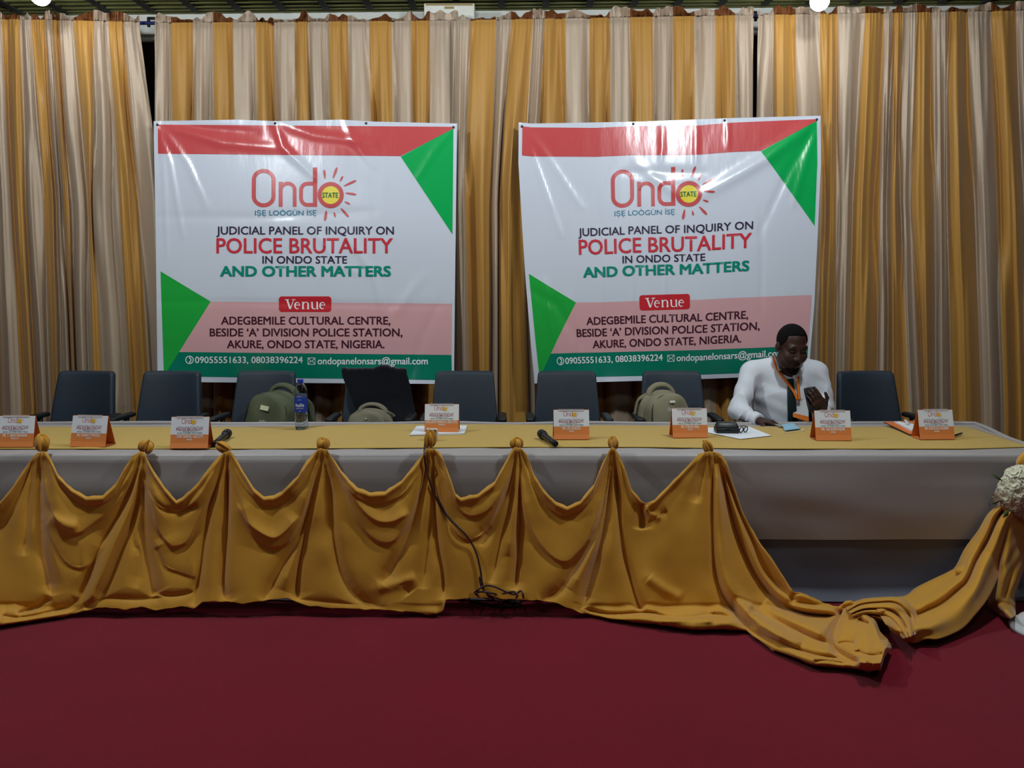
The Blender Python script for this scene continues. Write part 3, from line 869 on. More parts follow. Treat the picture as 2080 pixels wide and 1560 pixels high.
CU = [(c3((262, 230), (290, 430), (340, 570), (420, 640), (480, 655), (560, 600), (650, 530), (740, 420), (846, 215)), 11, .030),
      (c3((880, 330), (930, 500), (960, 640), (1020, 720), (1060, 737), (1130, 700), (1200, 560), (1290, 380), (1365, 200)), 11, .030),
      (c3((1385, 205), (1430, 360), (1480, 520), (1510, 620), (1560, 695), (1650, 742), (1740, 700), (1830, 520), (1925, 200)), 11, .032),
      (c3((1430, 480), (1490, 590), (1560, 650), (1650, 690), (1720, 650), (1800, 560)), 9, .016),
      (c4((190, 210), (290, 370), (370, 560), (460, 680), (560, 716), (630, 660), (710, 510), (795, 220)), 11, .028),
      (c4((280, 340), (390, 500), (480, 580), (580, 592), (690, 540)), 9, .016),
      (c4((870, 250), (930, 560), (1000, 680), (1080, 690), (1170, 610), (1290, 300)), 10, .022),
      (c4((1358, 190), (1385, 480), (1430, 640), (1520, 770), (1620, 830), (1700, 780), (1790, 640), (1912, 200)), 11, .030),
      (c3((300, 250), (400, 400), (520, 485), (640, 465), (740, 370), (825, 220)), 8, .022), (c3((880, 330), (950, 480), (1010, 515), (1100, 520), (1200, 440), (1330, 220)), 8, .022),
      (c3((1400, 220), (1490, 390), (1600, 485), (1720, 460), (1850, 320), (1930, 190)), 8, .022), (c4((200, 200), (330, 400), (430, 465), (520, 475), (640, 430), (740, 300), (800, 190)), 8, .022),
      (c4((870, 190), (930, 400), (1000, 525), (1080, 555), (1180, 500), (1270, 330), (1330, 180)), 8, .022), (c4((1370, 190), (1470, 420), (1570, 535), (1660, 545), (1780, 450), (1900, 190)), 8, .022),
      (c3((940, 700), (1000, 850), (1080, 890), (1200, 930)), 10, .016), (c3((270, 560), (330, 720), (420, 850), (540, 850), (640, 700)), 10, .014),
      (c3((-60, 640), (20, 590), (120, 420), (205, 205)), 10, .022)]
_ends = [(tuple(p[0]), len(p)) for p, w, a in CU]
CR = [(p, w, a * (.4 if (tuple(p[0]), len(p)) in _ends else 1)) for p, w, a in CR]
CR = [(cat(p, 3).tolist() if len(p) > 2 else p, w, a) for p, w, a in CR]
CU = [(cat(p, 4).tolist(), w, a * .85) for p, w, a in CU]
YSW = YF - .035
def swag_point(U, V, extra=0.0):
    """the cloth's surface seen at pixel (U, V), lifted towards the hall by extra"""
    U = np.asarray(U, float); V = np.asarray(V, float)
    vt = interp(VTOP, U)
    bay = np.ones_like(U)
    hgt = np.clip((V - vt) / 60, 0, 1)
    d = .013 * vnoise(U / 62 + 3, V / 110, 71) + .003 * vnoise(U / 30, V / 40, 72)
    neg = np.zeros_like(U)
    for poly, w, a in CR:
        xs_ = [p[0] for p in poly]; ys_ = [p[1] for p in poly]
        k = (U > min(xs_) - 6 * w) & (U < max(xs_) + 6 * w) & (V > min(ys_) - 6 * w) & (V < max(ys_) + 6 * w)
        if not k.any(): continue
        ds, al = pdist(U[k], V[k], poly)
        # narrow near the gathers, wide below
        kd = np.full(ds.shape, 1e9)
        for kx in KN: kd = np.minimum(kd, np.hypot(U[k] - kx, V[k] - 912))
        ww = w * (.20 + .95 * np.clip(kd / 170, 0, 1))
        fade = np.clip(al / .06, .35, 1) * np.clip((1 - al) / .12, 0, 1) ** .7
        f = np.exp(-ds / (ww * 1.25)) if a < 0 else np.exp(-(ds / (ww * 1.3)) ** 2)
        f = f * fade * np.clip(.45 + kd / 160, 0, 1)
        if a > 0: d[k] += a * f
        else: neg[k] = np.minimum(neg[k], a * f * 1.1) + .25 * np.maximum(neg[k], a * f * 1.1)
    for poly, w, a in CU:                            # hanging rolls: full above the line, cut under below it
        xs_ = [p[0] for p in poly]; ys_ = [p[1] for p in poly]
        k = (U > min(xs_) - 8 * w) & (U < max(xs_) + 8 * w) & (V > min(ys_) - 8 * w) & (V < max(ys_) + 8 * w)
        if not k.any(): continue
        ds, al = pdist(U[k], V[k], poly)
        above = V[k] < np.interp(U[k], xs_, ys_)
        sd = np.where(above, ds, -ds)
        f = np.where(sd > 0, np.exp(-sd / (2.6 * w)), np.exp(-((sd / (.42 * w)) ** 2)))
        kd = np.full(ds.shape, 1e9)
        for kx in KN: kd = np.minimum(kd, np.hypot(U[k] - kx, V[k] - 912))
        d[k] += a * f * np.clip((kd - 18) / 90, 0, 1) * np.clip(al / .08, 0, 1) * np.clip((1 - al) / .08, 0, 1)
    d = d + neg
    for i, kx in enumerate(KN):                      # small pleats fanning out under every knot
        r = np.hypot(U - kx, V - 905); th = np.arctan2(U - kx, V - 900)
        d = d + .011 * np.cos(th * 17 + 1.3 * i + 1.2 * np.sin(th * 5 + i)) * np.clip((r - 6) / 14, 0, 1) * np.exp(-(r / 95) ** 1.5) * (np.abs(th) < 1.4)
    rim = .018 * np.exp(-((V - vt - 7) / 8) ** 2)
    # everything flattens into the gathers at the knots
    g = np.ones_like(U)
    for kx in KN:
        g = np.minimum(g, np.clip(np.hypot((U - kx), (V - 912)) / 60, .38, 1))
    low = np.clip((V - 920) / 290, 0, 1.3)
    Yh = YSW - .038 - .175 * low ** 1.15 - (d + rim) * g - extra
    A = P(U, V, Yh)
    # where it would pass the floor it lies on the carpet in low heaps
    vb = interp(VBOT, U)
    edge = np.clip((vb - V) / 16, 0, 1)
    heap = .016 + np.clip(.045 + d * 1.1, .0, .13) * edge ** .6 + .05 * np.clip((U - 1700) / 60, 0, 1) * edge ** .8 * np.clip((V - vt) / 18, 0, 1)
    B = Pz(U, V, np.maximum(heap, .008) + extra * .6)
    k = np.clip((B[..., 2] - A[..., 2]) / .04 + .5, 0, 1)
    k = k * k * (3 - 2 * k)
    # compare by distance along the sight line so that the sheet never folds back
    return A + (B - A) * k[..., None]

sw = thing('swag_drape', 'mustard yellow cloth swagged from knots along the table front onto the carpet', 'drape', (0, YF - .1, 0))
uu = np.linspace(-160, 1811, 1180); q = np.linspace(0, 1, 190)
vt = interp(VTOP, uu); vb = interp(VBOT, uu)
vt = vt + 1.2 * vnoise(uu / 9, uu * 0, 77); vb = vb + 1.5 * vnoise(uu / 14, uu * 0, 78)
SU = np.broadcast_to(uu, (len(q), len(uu))); SV = vt[None, :] + (vb - vt)[None, :] * q[:, None]
SX = swag_point(SU, SV)
for _ in range(2):
    SX[1:-1, 1:-1] = (SX[1:-1, 1:-1] * 2 + (SX[:-2, 1:-1] + SX[2:, 1:-1] + SX[1:-1, :-2] + SX[1:-1, 2:]) * .25) / 3
mk('draped_cloth', SX, gridf(len(q), len(uu), True), m_yel, sw, solid=.004)

# knotted ends over the table edge
def knot(cu, cv, w, h, tilt, seed, spike=0.0):
    c = P(cu, cv, YF - .022)
    s = 1 / 405.0
    R = np.array(Matrix.Rotation(math.radians(tilt), 3, 'Y'))
    def fn(th, a):
        t = th / PI                              # 0 at the bottom
        waist = .34 + .75 * math.sin(PI * min(1, .08 + .62 * t)) - spike * t * .6
        return waist * (1 + .20 * math.cos(5 * a + 1.6 * t + seed) + .16 * math.sin(3 * a - 2.5 * t + seed * 2) + .08 * math.cos(9 * a + 3 * t))
    MB().blob(c, (w / 2 * s, .026, h / 2 * s), R, 56, 26, fn=fn).build('knot', m_yel, sw)
knot(85, 903, 25, 36, 0, 1); knot(297, 909, 26, 27, 24, 2); knot(454, 909, 20, 35, -55, 3, .4); knot(655, 904, 22, 25, 8, 4)
knot(873, 895, 20, 36, 3, 5); knot(1050, 903, 23, 24, -8, 6); knot(1245, 902, 19, 26, 4, 7); knot(1437, 908, 20, 36, -24, 8, .6)

# the end that rises from the floor to the table's right corner, and the tail behind it
def band(name, up, lo, yup, ylo, zmin, seed, folds, amp, n=90, mrows=44, bulge=.06):
    a = cat(up, 12); b = cat(lo, 12)
    def res(p, n):
        d = np.r_[0, np.cumsum(np.hypot(*np.diff(p, axis=0).T))]; d /= d[-1]; k = np.linspace(0, 1, n)
        return np.stack([np.interp(k, d, p[:, 0]), np.interp(k, d, p[:, 1])], -1)
    a = res(a, n); b = res(b, n)
    k = np.linspace(0, 1, mrows)[:, None]
    U = a[None, :, 0] + (b - a)[None, :, 0] * k; V = a[None, :, 1] + (b - a)[None, :, 1] * k
    q = np.broadcast_to(np.linspace(0, 1, n)[None, :], U.shape)
    y = np.interp(q, np.linspace(0, 1, len(yup)), yup) * (1 - k) + np.interp(q, np.linspace(0, 1, len(ylo)), ylo) * k
    prof = np.zeros_like(U)
    for c, w, h in folds:
        cc = np.interp(q, np.linspace(0, 1, len(c)), c)
        prof += h * np.exp(-((k - cc) / w) ** 2)
    prof += amp * vnoise(k * 5 + q * 1.5, q * 7, seed)
    prof += bulge * np.sin(PI * k) ** .7
    Y = y - prof
    A = P(U, V, Y)
    B = Pz(U, V, zmin + np.clip(prof, 0, .2) * .75)
    kk = np.clip((B[..., 2] - A[..., 2]) / .05 + .5, 0, 1); kk = kk * kk * (3 - 2 * kk)
    X = A + (B - A) * kk[..., None]
    return mk(name, X, gridf(mrows, n, True), m_yel, sw, solid=.004)
YR = YF - .08
band('hanging_tail', c8((1425, 560), (1400, 760), (1360, 1000), (1345, 1130), (1400, 1190), (1480, 1225)), c8((1600, 560), (1580, 800), (1540, 960), (1500, 1075), (1505, 1140), (1505, 1200)),
     [YR + .02, YR - .06, YR - .14], [YR + .02, YR - .06, YR - .14], .012, 83, [([.3, .4], .16, .03)], .012)
band('rising_end', c8((640, 1130), (690, 1092), (830, 1080), (900, 1030), (1000, 980), (1100, 932), (1143, 900), (1200, 790), (1280, 680), (1340, 580), (1400, 530)),
     c8((745, 1290), (830, 1357), (900, 1368), (960, 1346), (1050, 1342), (1180, 1285), (1262, 1200), (1340, 1100), (1400, 980), (1450, 850), (1490, 700), (1520, 590)),
     [3.9, YR - .02, YR, YR + .03, YR + .03], [3.6, 3.6, 3.8, YR - .06, YR - .02], .012, 85,
     [([.3, .3, .22, .16], .10, .035), ([.75, .7, .6, .66], .2, .05), ([.42, .45, .36, .34], .05, -.05)], .014, 130, 56)
MB().blob(P(1957, 1160, YR - .09), (.036, .03, .024), np.array(Matrix.Rotation(-.2, 3, 'Y')), 20, 12, fn=lambda th, a: 1 + .12 * math.sin(4 * a + 2)).build('knot', m_yel, sw)
# the loose knot where both ends meet on the carpet
def fl(*p): return [tuple(Pz(u, v, z)) for u, v, z in p]
band('knot_fold', [(1716, 1234), (1745, 1218), (1785, 1213), (1828, 1214), (1856, 1236), (1866, 1262), (1864, 1288)], [(1738, 1258), (1764, 1256), (1788, 1261), (1806, 1271), (1816, 1282), (1826, 1292), (1834, 1298)],
     [3.98, 3.9, 3.84, 3.8], [3.86, 3.8, 3.76, 3.74], .045, 95, [([.3, .22, .3], .05, -.035), ([.58, .52, .6], .045, -.035), ([.84, .8, .82], .04, -.025)], .004, 80, 46, .085)
# ================================================================== chairs
m_chair = mat('chair_leather', (42, 51, 63), .5, .4, noise=(5, .08), bump=(420, .18))
m_arm = mat('chair_plastic', (26, 30, 34), .42, .45)
m_base = mat('chair_metal', (60, 62, 66), .35, .5, .7)

def outline(w0, w1, h, r0, r1, n=6):
    """rounded trapezoid, bottom width w0, top width w1"""
    pts = []
    for (cx, cz, a0, r) in ((w0 / 2 - r0, r0, -90, r0), (w1 / 2 - r1, h - r1, 0, r1), (-(w1 / 2 - r1), h - r1, 90, r1), (-(w0 / 2 - r0), r0, 180, r0)):
        pts += arc(cx, cz, r, r, a0, a0 + 90, n)
    out = []
    for i, p in enumerate(pts):
        q = pts[(i + 1) % len(pts)]
        L = math.hypot(q[0] - p[0], q[1] - p[1]); k = max(1, int(L / .04))
        out += [(p[0] + (q[0] - p[0]) * j / k, p[1] + (q[1] - p[1]) * j / k) for j in range(k)]
    return np.array(out)

def pillow(mb, ol, t, r, bend=None, mi=0, rings=5):
    """a padded slab: outline in x-z, thickness t along +y from y = 0, edge radius r"""
    c = ol.mean(0); n = len(ol)
    ext = np.abs(ol - c).max(0)
    L = []
    for k in np.linspace(.04, 1, rings)[:-1]: L.append(((1 - r / ext) * k, 0.0))
    for a in np.linspace(0, 90, 5): L.append((1 - r * (1 - math.sin(math.radians(a))) / ext, r * (1 - math.cos(math.radians(a)))))
    for a in np.linspace(0, 90, 5): L.append((1 - r * (1 - math.cos(math.radians(a))) / ext, t - r * (1 - math.sin(math.radians(a)))))
    for k in np.linspace(1, .04, rings)[1:]: L.append(((1 - r / ext) * k, t))
    V = []
    for s, y in L:
        q = c + (ol - c) * s
        V += [(x, y, z) for x, z in q]
    V = np.array(V)
    if bend: V = bend(V)
    Fc = gridf(len(L), n, wrap=True)
    Fc.append(tuple(range(n))[::-1]); Fc.append(tuple((len(L) - 1) * n + k for k in range(n)))
    mb.add(V, Fc, mi)
    return mb

def make_chair(label):
    t = thing('office_chair', label, 'chair', (0, 0, 0), 0, 'dark padded armchairs behind the table')
    def bend(V):
        V = V.copy(); z = V[:, 2]
        V[:, 1] += .16 + .10 * (z / .52) ** 1.3 - .16 * (V[:, 0] / .23) ** 2 * .30
        V[:, 2] += .515
        return V
    pillow(MB(), outline(.475, .395, .52, .05, .028), .062, .022, bend).build('backrest', m_chair, t, local=True)
    def bs(V):
        W_ = np.stack([V[:, 0], V[:, 2] - .29, .49 - V[:, 1]], -1); W_[:, 2] -= .02 * np.clip(-(W_[:, 1] + .1) / .2, 0, 1) ** 2
        return W_
    pillow(MB(), outline(.47, .49, .48, .07, .05), .075, .03, bs).build('seat', m_chair, t, local=True)
    for s in (-1, 1):
        ar = pillow(MB(), outline(.055, .055, .29, .025, .025), .03, .012,
               lambda V: np.stack([V[:, 0] + s * .255, V[:, 2] - .10, .765 - V[:, 1]], -1)).build('armrest', m_arm, t, local=True)
        MB().tube([(s * .255, .1, .74), (s * .262, .1, .6), (s * .25, .06, .47), (s * .12, .02, .425)], [.02, .018, .018, .02], 10, flat=.6).build('arm_post', m_arm, ar, local=True)
    MB().lathe([(.026, .10), (.026, .3), (.02, .3), (.02, .42), (.09, .425), (.09, .44)], 18).build('column', m_base, t, local=True)
    for k in range(5):
        a = 2 * PI * k / 5 + .3
        d = np.array([math.cos(a), math.sin(a), 0])
        lg = MB().tube([d * .02 + (0, 0, .12), d * .16 + (0, 0, .105), d * .29 + (0, 0, .075)], [.026, .02, .014], 10).build('leg', m_base, t, local=True)
        R = np.array(Matrix.Rotation(a, 3, 'Z') @ Matrix.Rotation(PI / 2, 3, 'X'))
        MB().lathe([(.012, -.02), (.029, -.02), (.03, 0), (.029, .02), (.012, .02)], 18, d * .29 + (0, 0, .03), R=R).build('caster', m_arm, lg, local=True)
    return t
CH = [(180, 760, .10, 'empty dark chair at far left, behind the second name card'), (353, 763, .08, 'empty dark chair behind the third name card, below the left edge of the banner'),
      (544, 762, .06, 'dark chair with an olive backpack on its seat, beside the water bottle'), (765, 752, .0, 'dark chair with a navy jacket hung over its back'),
      (944, 757, -.02, 'empty dark chair behind the middle name card on the papers'), (1151, 754, .0, 'empty dark chair behind the right banner\u2019s lower left corner and a name card'),
      (1363, 756, .0, 'dark chair holding the khaki backpack with white print'), (1588, 756, .0, 'dark chair the person in white shirt sits on'),
      (1755, 748, -.10, 'empty dark chair at the right of the seated person')]
ch0 = make_chair(CH[0][3])
SEAT = []
for i, (u, v, rz, lab) in enumerate(CH):
    c = P(u, v, 5.68)
    # the back's top edge stands .26 m behind the chair's middle
    rz = -rz
    x = c[0] + .27 * math.sin(rz); y = 5.68 - .27 * math.cos(rz)
    if i == 7: y += .12
    if i == 0:
        ch0.location = (x, y, 0); ch0.rotation_euler = (0, 0, rz)
    else:
        dup(ch0, (x, y, 0), rz, lab)
    SEAT.append((x, y))

# navy jacket over the fourth chair
m_jack = mat('navy_jacket', (7, 8, 17), .85, .15, sheen=.2, noise=(6, .2), bump=(90, .5))
jk = thing('jacket', 'navy black jacket draped over a chair back, covering all but its left corner', 'jacket', P(775, 752, 5.7))
q = np.linspace(0, 1, 40); k = np.linspace(0, 1, 44)
K, Q = np.meshgrid(k, q)
ul = np.interp(Q, [0, .12, 1], [693, 695, 735]); ur = np.interp(Q, [0, .1, .3, 1], [822, 828, 834, 848])
U = ul + (ur - ul) * K; V = 751 - 6 * np.exp(-((K - .66) / .12) ** 2) * (1 - Q) + 1.5 * vnoise(K * 22, Q * 0, 91) * (1 - Q) + Q * 113
Y = 5.63 - .10 * Q ** 1.1 - .05 * np.clip(vnoise(K * 4, Q * 2, 92), -.5, 1) * (.2 + Q) - .02 * np.sin(PI * K)
mk('jacket_front', P(U, V, Y), gridf(40, 44, True), m_jack, jk, solid=.008)
top = P(U[0], V[0], Y[0])
R = [top, top + np.array([0, .03, .008]), top + np.array([0, .085, .006]), top + np.array([0, .115, -.02]), top + np.array([0, .13, -.16]), top + np.array([0, .12, -.34])]
mk('jacket_back', np.array(R), gridf(6, 44), m_jack, jk, solid=.008)
# ================================================================== backpacks
def make_bag(label, tone, prt, patch, loc, rot, white):
    m = mat('bag_' + tone[0], tone[1], .8, .2, noise=(8, .08), bump=(330, .4)); md = mat('bag_seam_' + tone[0], tuple(c * .45 for c in tone[1]), .7)
    mw = mat('bag_print', (225, 226, 226), .7)
    t = thing('backpack', label, 'backpack', loc, 0, 'backpacks on the chairs')
    t.rotation_euler = rot
    def bend(V):
        V = V.copy(); h = V[:, 2] / .43
        V[:, 1] = (V[:, 1] - .13) * (1 - .22 * np.clip(h, 0, 1) ** 2) + .0
        V[:, 1] -= .012 * np.sin(V[:, 0] * 30) * np.sin(V[:, 2] * 18) + .02 * np.cos(V[:, 0] / .15 * 1.4)
        return V
    pillow(MB(), outline(.30, .27, .43, .04, .12, 9), .15, .035, bend).build('body', m, t, local=True)
    pillow(MB(), outline(.325, .30, .445, .04, .135, 9), .075, .03, lambda V: bend(V) + np.array([-.004, .12, 0])).build('back_compartment', m, t, local=True)
    pillow(MB(), outline(.235, .21, .185, .03, .06, 9), .05, .02, lambda V: np.stack([V[:, 0], V[:, 1] - .185 + .03 * np.clip(V[:, 2] / .24, 0, 1), V[:, 2] + .02], -1)).build('front_pocket', m, t, local=True)
    for sc, y in ((1.0, -.118), (1.08, .015)):
        ol = outline(.285 * sc, .255 * sc, .415 * sc ** .5, .04, .115, 9)
        pts = [(x, y - .006 + .03 * (z / .43) ** 2, z + .006) for x, z in ol]
        MB().tube(pts + [pts[0]], .0045, 6).build('zipper', md, t, local=True)
    MB().tube(cat([(-.09, .03, .41), (-.075, .035, .445), (-.03, .035, .475), (.03, .035, .475), (.075, .035, .445), (.09, .03, .41)], 6), .014, 10, flat=1.5).build('handle', m, t, local=True)
    for s in (-1, 1):
        MB().tube(cat([(s * .08, .09, .41), (s * .12, .14, .36), (s * .14, .15, .2), (s * .13, .09, .05)], 6), .024, 10, flat=.45).build('shoulder_strap', m, t, local=True)
    pw, ph, pz = patch
    MB().box((.0, -.136, pz), (pw, .008, ph), rot=Matrix.Rotation(-.18, 3, 'X')).build('patch', mat('bag_patch_' + tone[0], white, .6), t, local=True, smooth=False)
    def front(x, z): return np.stack([x, -.13 * (1 - .22 * (z / .43) ** 2) - .0245 + .012 * 0 * z, z], -1)
    allv, allf = join2d([logo_word(), disc2d(671.6, 396, 24), logo_rays()])
    mk('print', front((allv[:, 0] - 615) * .00031, prt - (allv[:, 1] - 396) * .00031), allf, mw, t, local=True, smooth=False)
    for i, (b_, w_) in enumerate((('JUDICIAL PANEL OF INQUIRY ON', .085), ('POLICE BRUTALITY', .075), ('IN ONDO STATE', .045), ('AND OTHER MATTERS', .07))):
        tv, tf = fit(b_, -w_ / 2, w_ / 2, 0, .0065, .01)
        mk('print', front(tv[:, 0], prt - .026 - i * .0105 - tv[:, 1]), tf, mw, t, local=True, smooth=False)
    return t
OL = ('olive', (92, 97, 76)); KH = ('khaki', (140, 134, 112)); KD = ('drab', (128, 122, 104))
def seat_at(u, v, Y):
    p = P(u, v, Y); return p
p = P(547, 862, 5.35); make_bag('dark olive backpack with a pale patch, on a chair beside the water bottle', OL, .245, (.052, .03, .335), (p[0] - .012, 5.40, .495), (-.10, .15, -.36), (206, 208, 176)).scale = (1.14, 1.1, 1.0)
p = P(752, 862, 5.35); make_bag('drab backpack whose top just shows over the table edge, below the navy jacket', KD, .2, (.012, .008, .36), (p[0] - .02, 5.36, .485), (-.12, .06, -.10), (200, 200, 190)).scale = (.98, .95, .76)
p = P(1352, 862, 5.35); make_bag('khaki backpack with white print on a chair, partly behind a name card', KH, .325, (.034, .014, .378), (p[0] - .0, 5.40, .492), (-.06, .0, .26), (226, 224, 214))

# ================================================================== tent name cards
m_page = mat('card_white', (222, 222, 228), .45, .4); m_orange = mat('card_orange', (216, 128, 68), .5, .35); m_inner = mat('card_inner', (150, 144, 148), .6)
m_cg = mat('card_green', (40, 112, 84), .5); m_cr = mat('card_red', (176, 54, 76), .5); m_ck = mat('card_ink', (70, 66, 84), .5); m_cw = mat('card_name', (240, 232, 224), .5)
m_cy = mat('card_yellow', (226, 172, 40), .5); m_coil = mat('coil_white', (200, 200, 206), .35, .5, .3); m_cred = mat('card_logo', (190, 70, 60), .5)
CW, CHH, CLW = .197, .158, .026
FY0, FZ0 = 0.0, CHH
FY1, FZ1 = -.036, CLW
PL = math.hypot(FY1 - FY0, FZ1 - FZ0)
def card_map(x, v, off):
    """pixels of the sample card -> its tilted front"""
    d = (np.asarray(v, float) - 827) / 56.0
    y = FY0 + (FY1 - FY0) * d; z = FZ0 + (FZ1 - FZ0) * d
    n = np.array([0, -(FZ0 - FZ1), -(FY1 - FY0)]); n = n / np.linalg.norm(n); n[2] = abs(n[2])
    X = (np.asarray(x, float) - 1160.5) / 79.0 * CW
    off = np.asarray(off) + 0 * X
    return np.stack([X, y + n[1] * off, z + n[2] * off], -1)
def card_text(nm, VF, m, par, off=.0015):
    V, Fc = VF
    X = card_map(V[:, 0], V[:, 1], off + (V[:, 2] * .5 if V.shape[1] > 2 else 0 * V[:, 0]))
    fs = []
    for f in Fc:
        a, b, c = X[f[0]], X[f[1]], X[f[2]]
        fs.append(f if np.cross(b - a, c - a)[1] < 0 else f[::-1])
    return mk(nm, X, fs, m, par, local=True, smooth=False)
SHARED = {}
def make_card(label, name, role, u, v, rz, base=.0, wname=40, extra=None):
    p = Pz(u, v, ZT + .010 + base)
    p = p + np.array([0, .045, 0])
    t = thing('name_card', label, 'name card', p, rz, 'orange and white tent name cards on the table')
    hw = CW / 2
    mb = MB()
    def strip(pr, th, mi):
        pr = np.array(pr); n = len(pr)
        V = [(-hw, y, z) for y, z in pr] + [(hw, y, z) for y, z in pr]
        mb.add(V, [(i, i + 1, n + i + 1, n + i) for i in range(n - 1)], mi)
    st = MB()
    def slab(m_, pr, off):
        a = np.array(pr[0]); b = np.array(pr[1])
        d = (b - a) / np.linalg.norm(b - a); nn = np.array([-d[1], d[0]]) * off
        V = [(s * hw, *(q + w)) for s in (-1, 1) for q, w in ((a, 0), (b, 0), (b, nn), (a, nn))]
        m_.add(V, [(0, 1, 2, 3), (7, 6, 5, 4), (0, 4, 5, 1), (1, 5, 6, 2), (2, 6, 7, 3), (3, 7, 4, 0)])
    slab(st, ((FY0, FZ0), (FY1, FZ1)), .002)
    slab(st, ((FY1, FZ1), (-.047, 0)), .002)
    slab(st, ((0.002, CHH), (.052, 0)), .002)
    slab(st, ((.052, .001), (-.047, .001)), .0015)
    st.build('tent_stand', m_orange, t, local=True, smooth=False)
    e = [card_map(x, v_, .0006) for x, v_ in ((1121, 827.3), (1200, 827.3), (1200, 865), (1121, 865))]
    b_ = [q + np.array([0, .0005, 0]) for q in e]
    mk('page', e + b_, [(3, 2, 1, 0), (4, 5, 6, 7), (0, 1, 5, 4), (1, 2, 6, 5), (2, 3, 7, 6), (3, 0, 4, 7)], m_page, t, local=True, smooth=False)
    # wire binding
    pts = []
    for i in range(24 * 8 + 1):
        a = 2 * PI * i / 8
        pts.append((-.07 + .14 * i / (24 * 8), -.001 + .005 * math.cos(a), CHH - .001 + .0055 * math.sin(a)))
    MB().tube(pts, .0009, 5).build('wire_binding', m_coil, t, local=True)
    sc = 24.5 / 160.6
    def lg(VF): return np.stack([1143 + (VF[0][:, 0] - 511) * sc, 838 + (VF[0][:, 1] - 396) * sc], -1), VF[1]
    card_text('logo', lg(logo_word(.62)), m_cred, t)
    card_text('logo_sun', lg(join2d([disc2d(671.6, 396, 28), logo_rays()])), m_cy, t, .0018)
    card_text('lettering', fit('JUDICIAL PANEL OF INQUIRY ON', 1133, 1188, 848, 850.4, .0), m_ck, t)
    card_text('lettering', fit('POLICE BRUTALITY', 1132.5, 1187.5, 851.4, 856.3, .004), m_cr, t)
    card_text('lettering', fit('IN ONDO STATE', 1147, 1173, 857.3, 859.4, .0), m_ck, t)
    card_text('lettering', fit('AND OTHER MATTERS', 1134, 1187, 860.0, 863.2, .0), m_cg, t)
    card_text('name_line', fit(name, 1160.5 - wname / 2, 1160.5 + wname / 2, 866, 872.4, .02), m_cw, t, .001)
    card_text('role_line', fit(role, 1160.5 - len(role) * .95, 1160.5 + len(role) * .95, 874.2, 877.6, .02), m_cw, t, .001)
    return t
make_card('name card cut by the left edge of the picture, beside the first cloth knot', 'MR. T. ABOU RANANA', 'PRESIDENT', 28, 908, .01, wname=52)
make_card('name card at left whose open right side shows grey inside, between the first two knots', 'MR. SUNDAY OYEWOLE', 'MEMBER', 179, 907.5, -.10, wname=52)
make_card('name card with a microphone lying against its right side, behind the third knot', 'CHIEF SAMUEL ADETOYI', 'MEMBER', 383, 910.5, .02, wname=56)
make_card('name card standing on white papers at the middle of the table', 'HON. JUSTICE ADESOLA A. SIDIQ (RTD.)', 'CHAIRMAN', 897, 878.5, -.02, .004, wname=74)
make_card('name card standing alone right of the microphone with its head turned left', 'MR. LEO OLAGOR', 'MEMBER', 1161, 892.5, .02)
make_card('name card in front of the khaki backpack, left of the black glasses case', 'MR. O\u2019SEUN OBAJ', 'MEMBER', 1402, 889, .03)
make_card('name card hiding the left hand of the seated person, right of the blue mask', 'MR. OLUYEMI FASUPE', 'MEMBER', 1694, 894.5, .0, wname=52)
make_card('rightmost name card, standing in front of the orange folder', 'MR. BOBOLOLA FAGBEMI', 'MEMBER', 1904, 892.5, .05, wname=54)

# ================================================================== bottle
m_pet = mat('clear_plastic', (240, 244, 248), .08, .5, trans=1.0, ior=1.25)
m_cap = mat('bottle_cap', (36, 52, 168), .4, .5); m_lab = mat('bottle_label', (26, 58, 158), .4, .45); m_lw = mat('label_print', (226, 234, 246), .5)
m_wat = mat('water', (236, 242, 248), .02, .5, trans=1.0, ior=1.33)
p = Pz(613, 872.5, ZT + .010)
bt = thing('water_bottle', 'clear plastic water bottle with blue cap and blue label standing on the table', 'bottle', p)
hb = 101.0 / 1.0 * .94 * float(np.linalg.norm(P(613, 772, p[1])[2] - P(613, 872, p[1])[2])) / 94.0
hb = float(P(613, 771, p[1])[2] - p[2])
k = hb / .29
prof = [(.0, .002), (.028, .0), (.036, .006), (.038, .02), (.0365, .035), (.038, .05), (.0365, .065), (.038, .08), (.0375, .098), (.0365, .10), (.0365, .192), (.0385, .198), (.0385, .206), (.037, .212), (.0385, .22), (.036, .232), (.029, .25), (.02, .266), (.0135, .274), (.0135, .288)]
prof = [(r * k, z * k) for r, z in prof]
def rib(V): return V
n = 40
V = []
for r, z in prof:
    for i in range(n):
        a = 2 * PI * i / n
        rr_ = r * (1 + .035 * math.cos(10 * a) * math.exp(-((z / k - .05) / .04) ** 2) + .03 * math.cos(8 * a + z * 300) * math.exp(-((z / k - .222) / .014) ** 2))
        V.append((rr_ * math.cos(a), rr_ * math.sin(a), z))
mk('bottle_body', V, gridf(len(prof), n, wrap=True), m_pet, bt, local=True, solid=.0008)
MB().lathe([(.001, .004 * k)] + [(r * .955, max(z, .004 * k)) for r, z in prof if .004 * k < z < .205 * k] + [(.036 * k, .207 * k), (.001, .207 * k)], 32).build('water', m_wat, bt, local=True)
MB().lathe([(.0155 * k, .27 * k), (.0165 * k, .272 * k), (.0165 * k, .29 * k), (.015 * k, .2925 * k), (.001, .2925 * k)], 28).build('cap', m_cap, bt, local=True)
lb = MB().lathe([(.0372 * k, .102 * k), (.0374 * k, .104 * k), (.0374 * k, .189 * k), (.0372 * k, .191 * k)], 40).build('label_band', m_lab, bt, local=True)
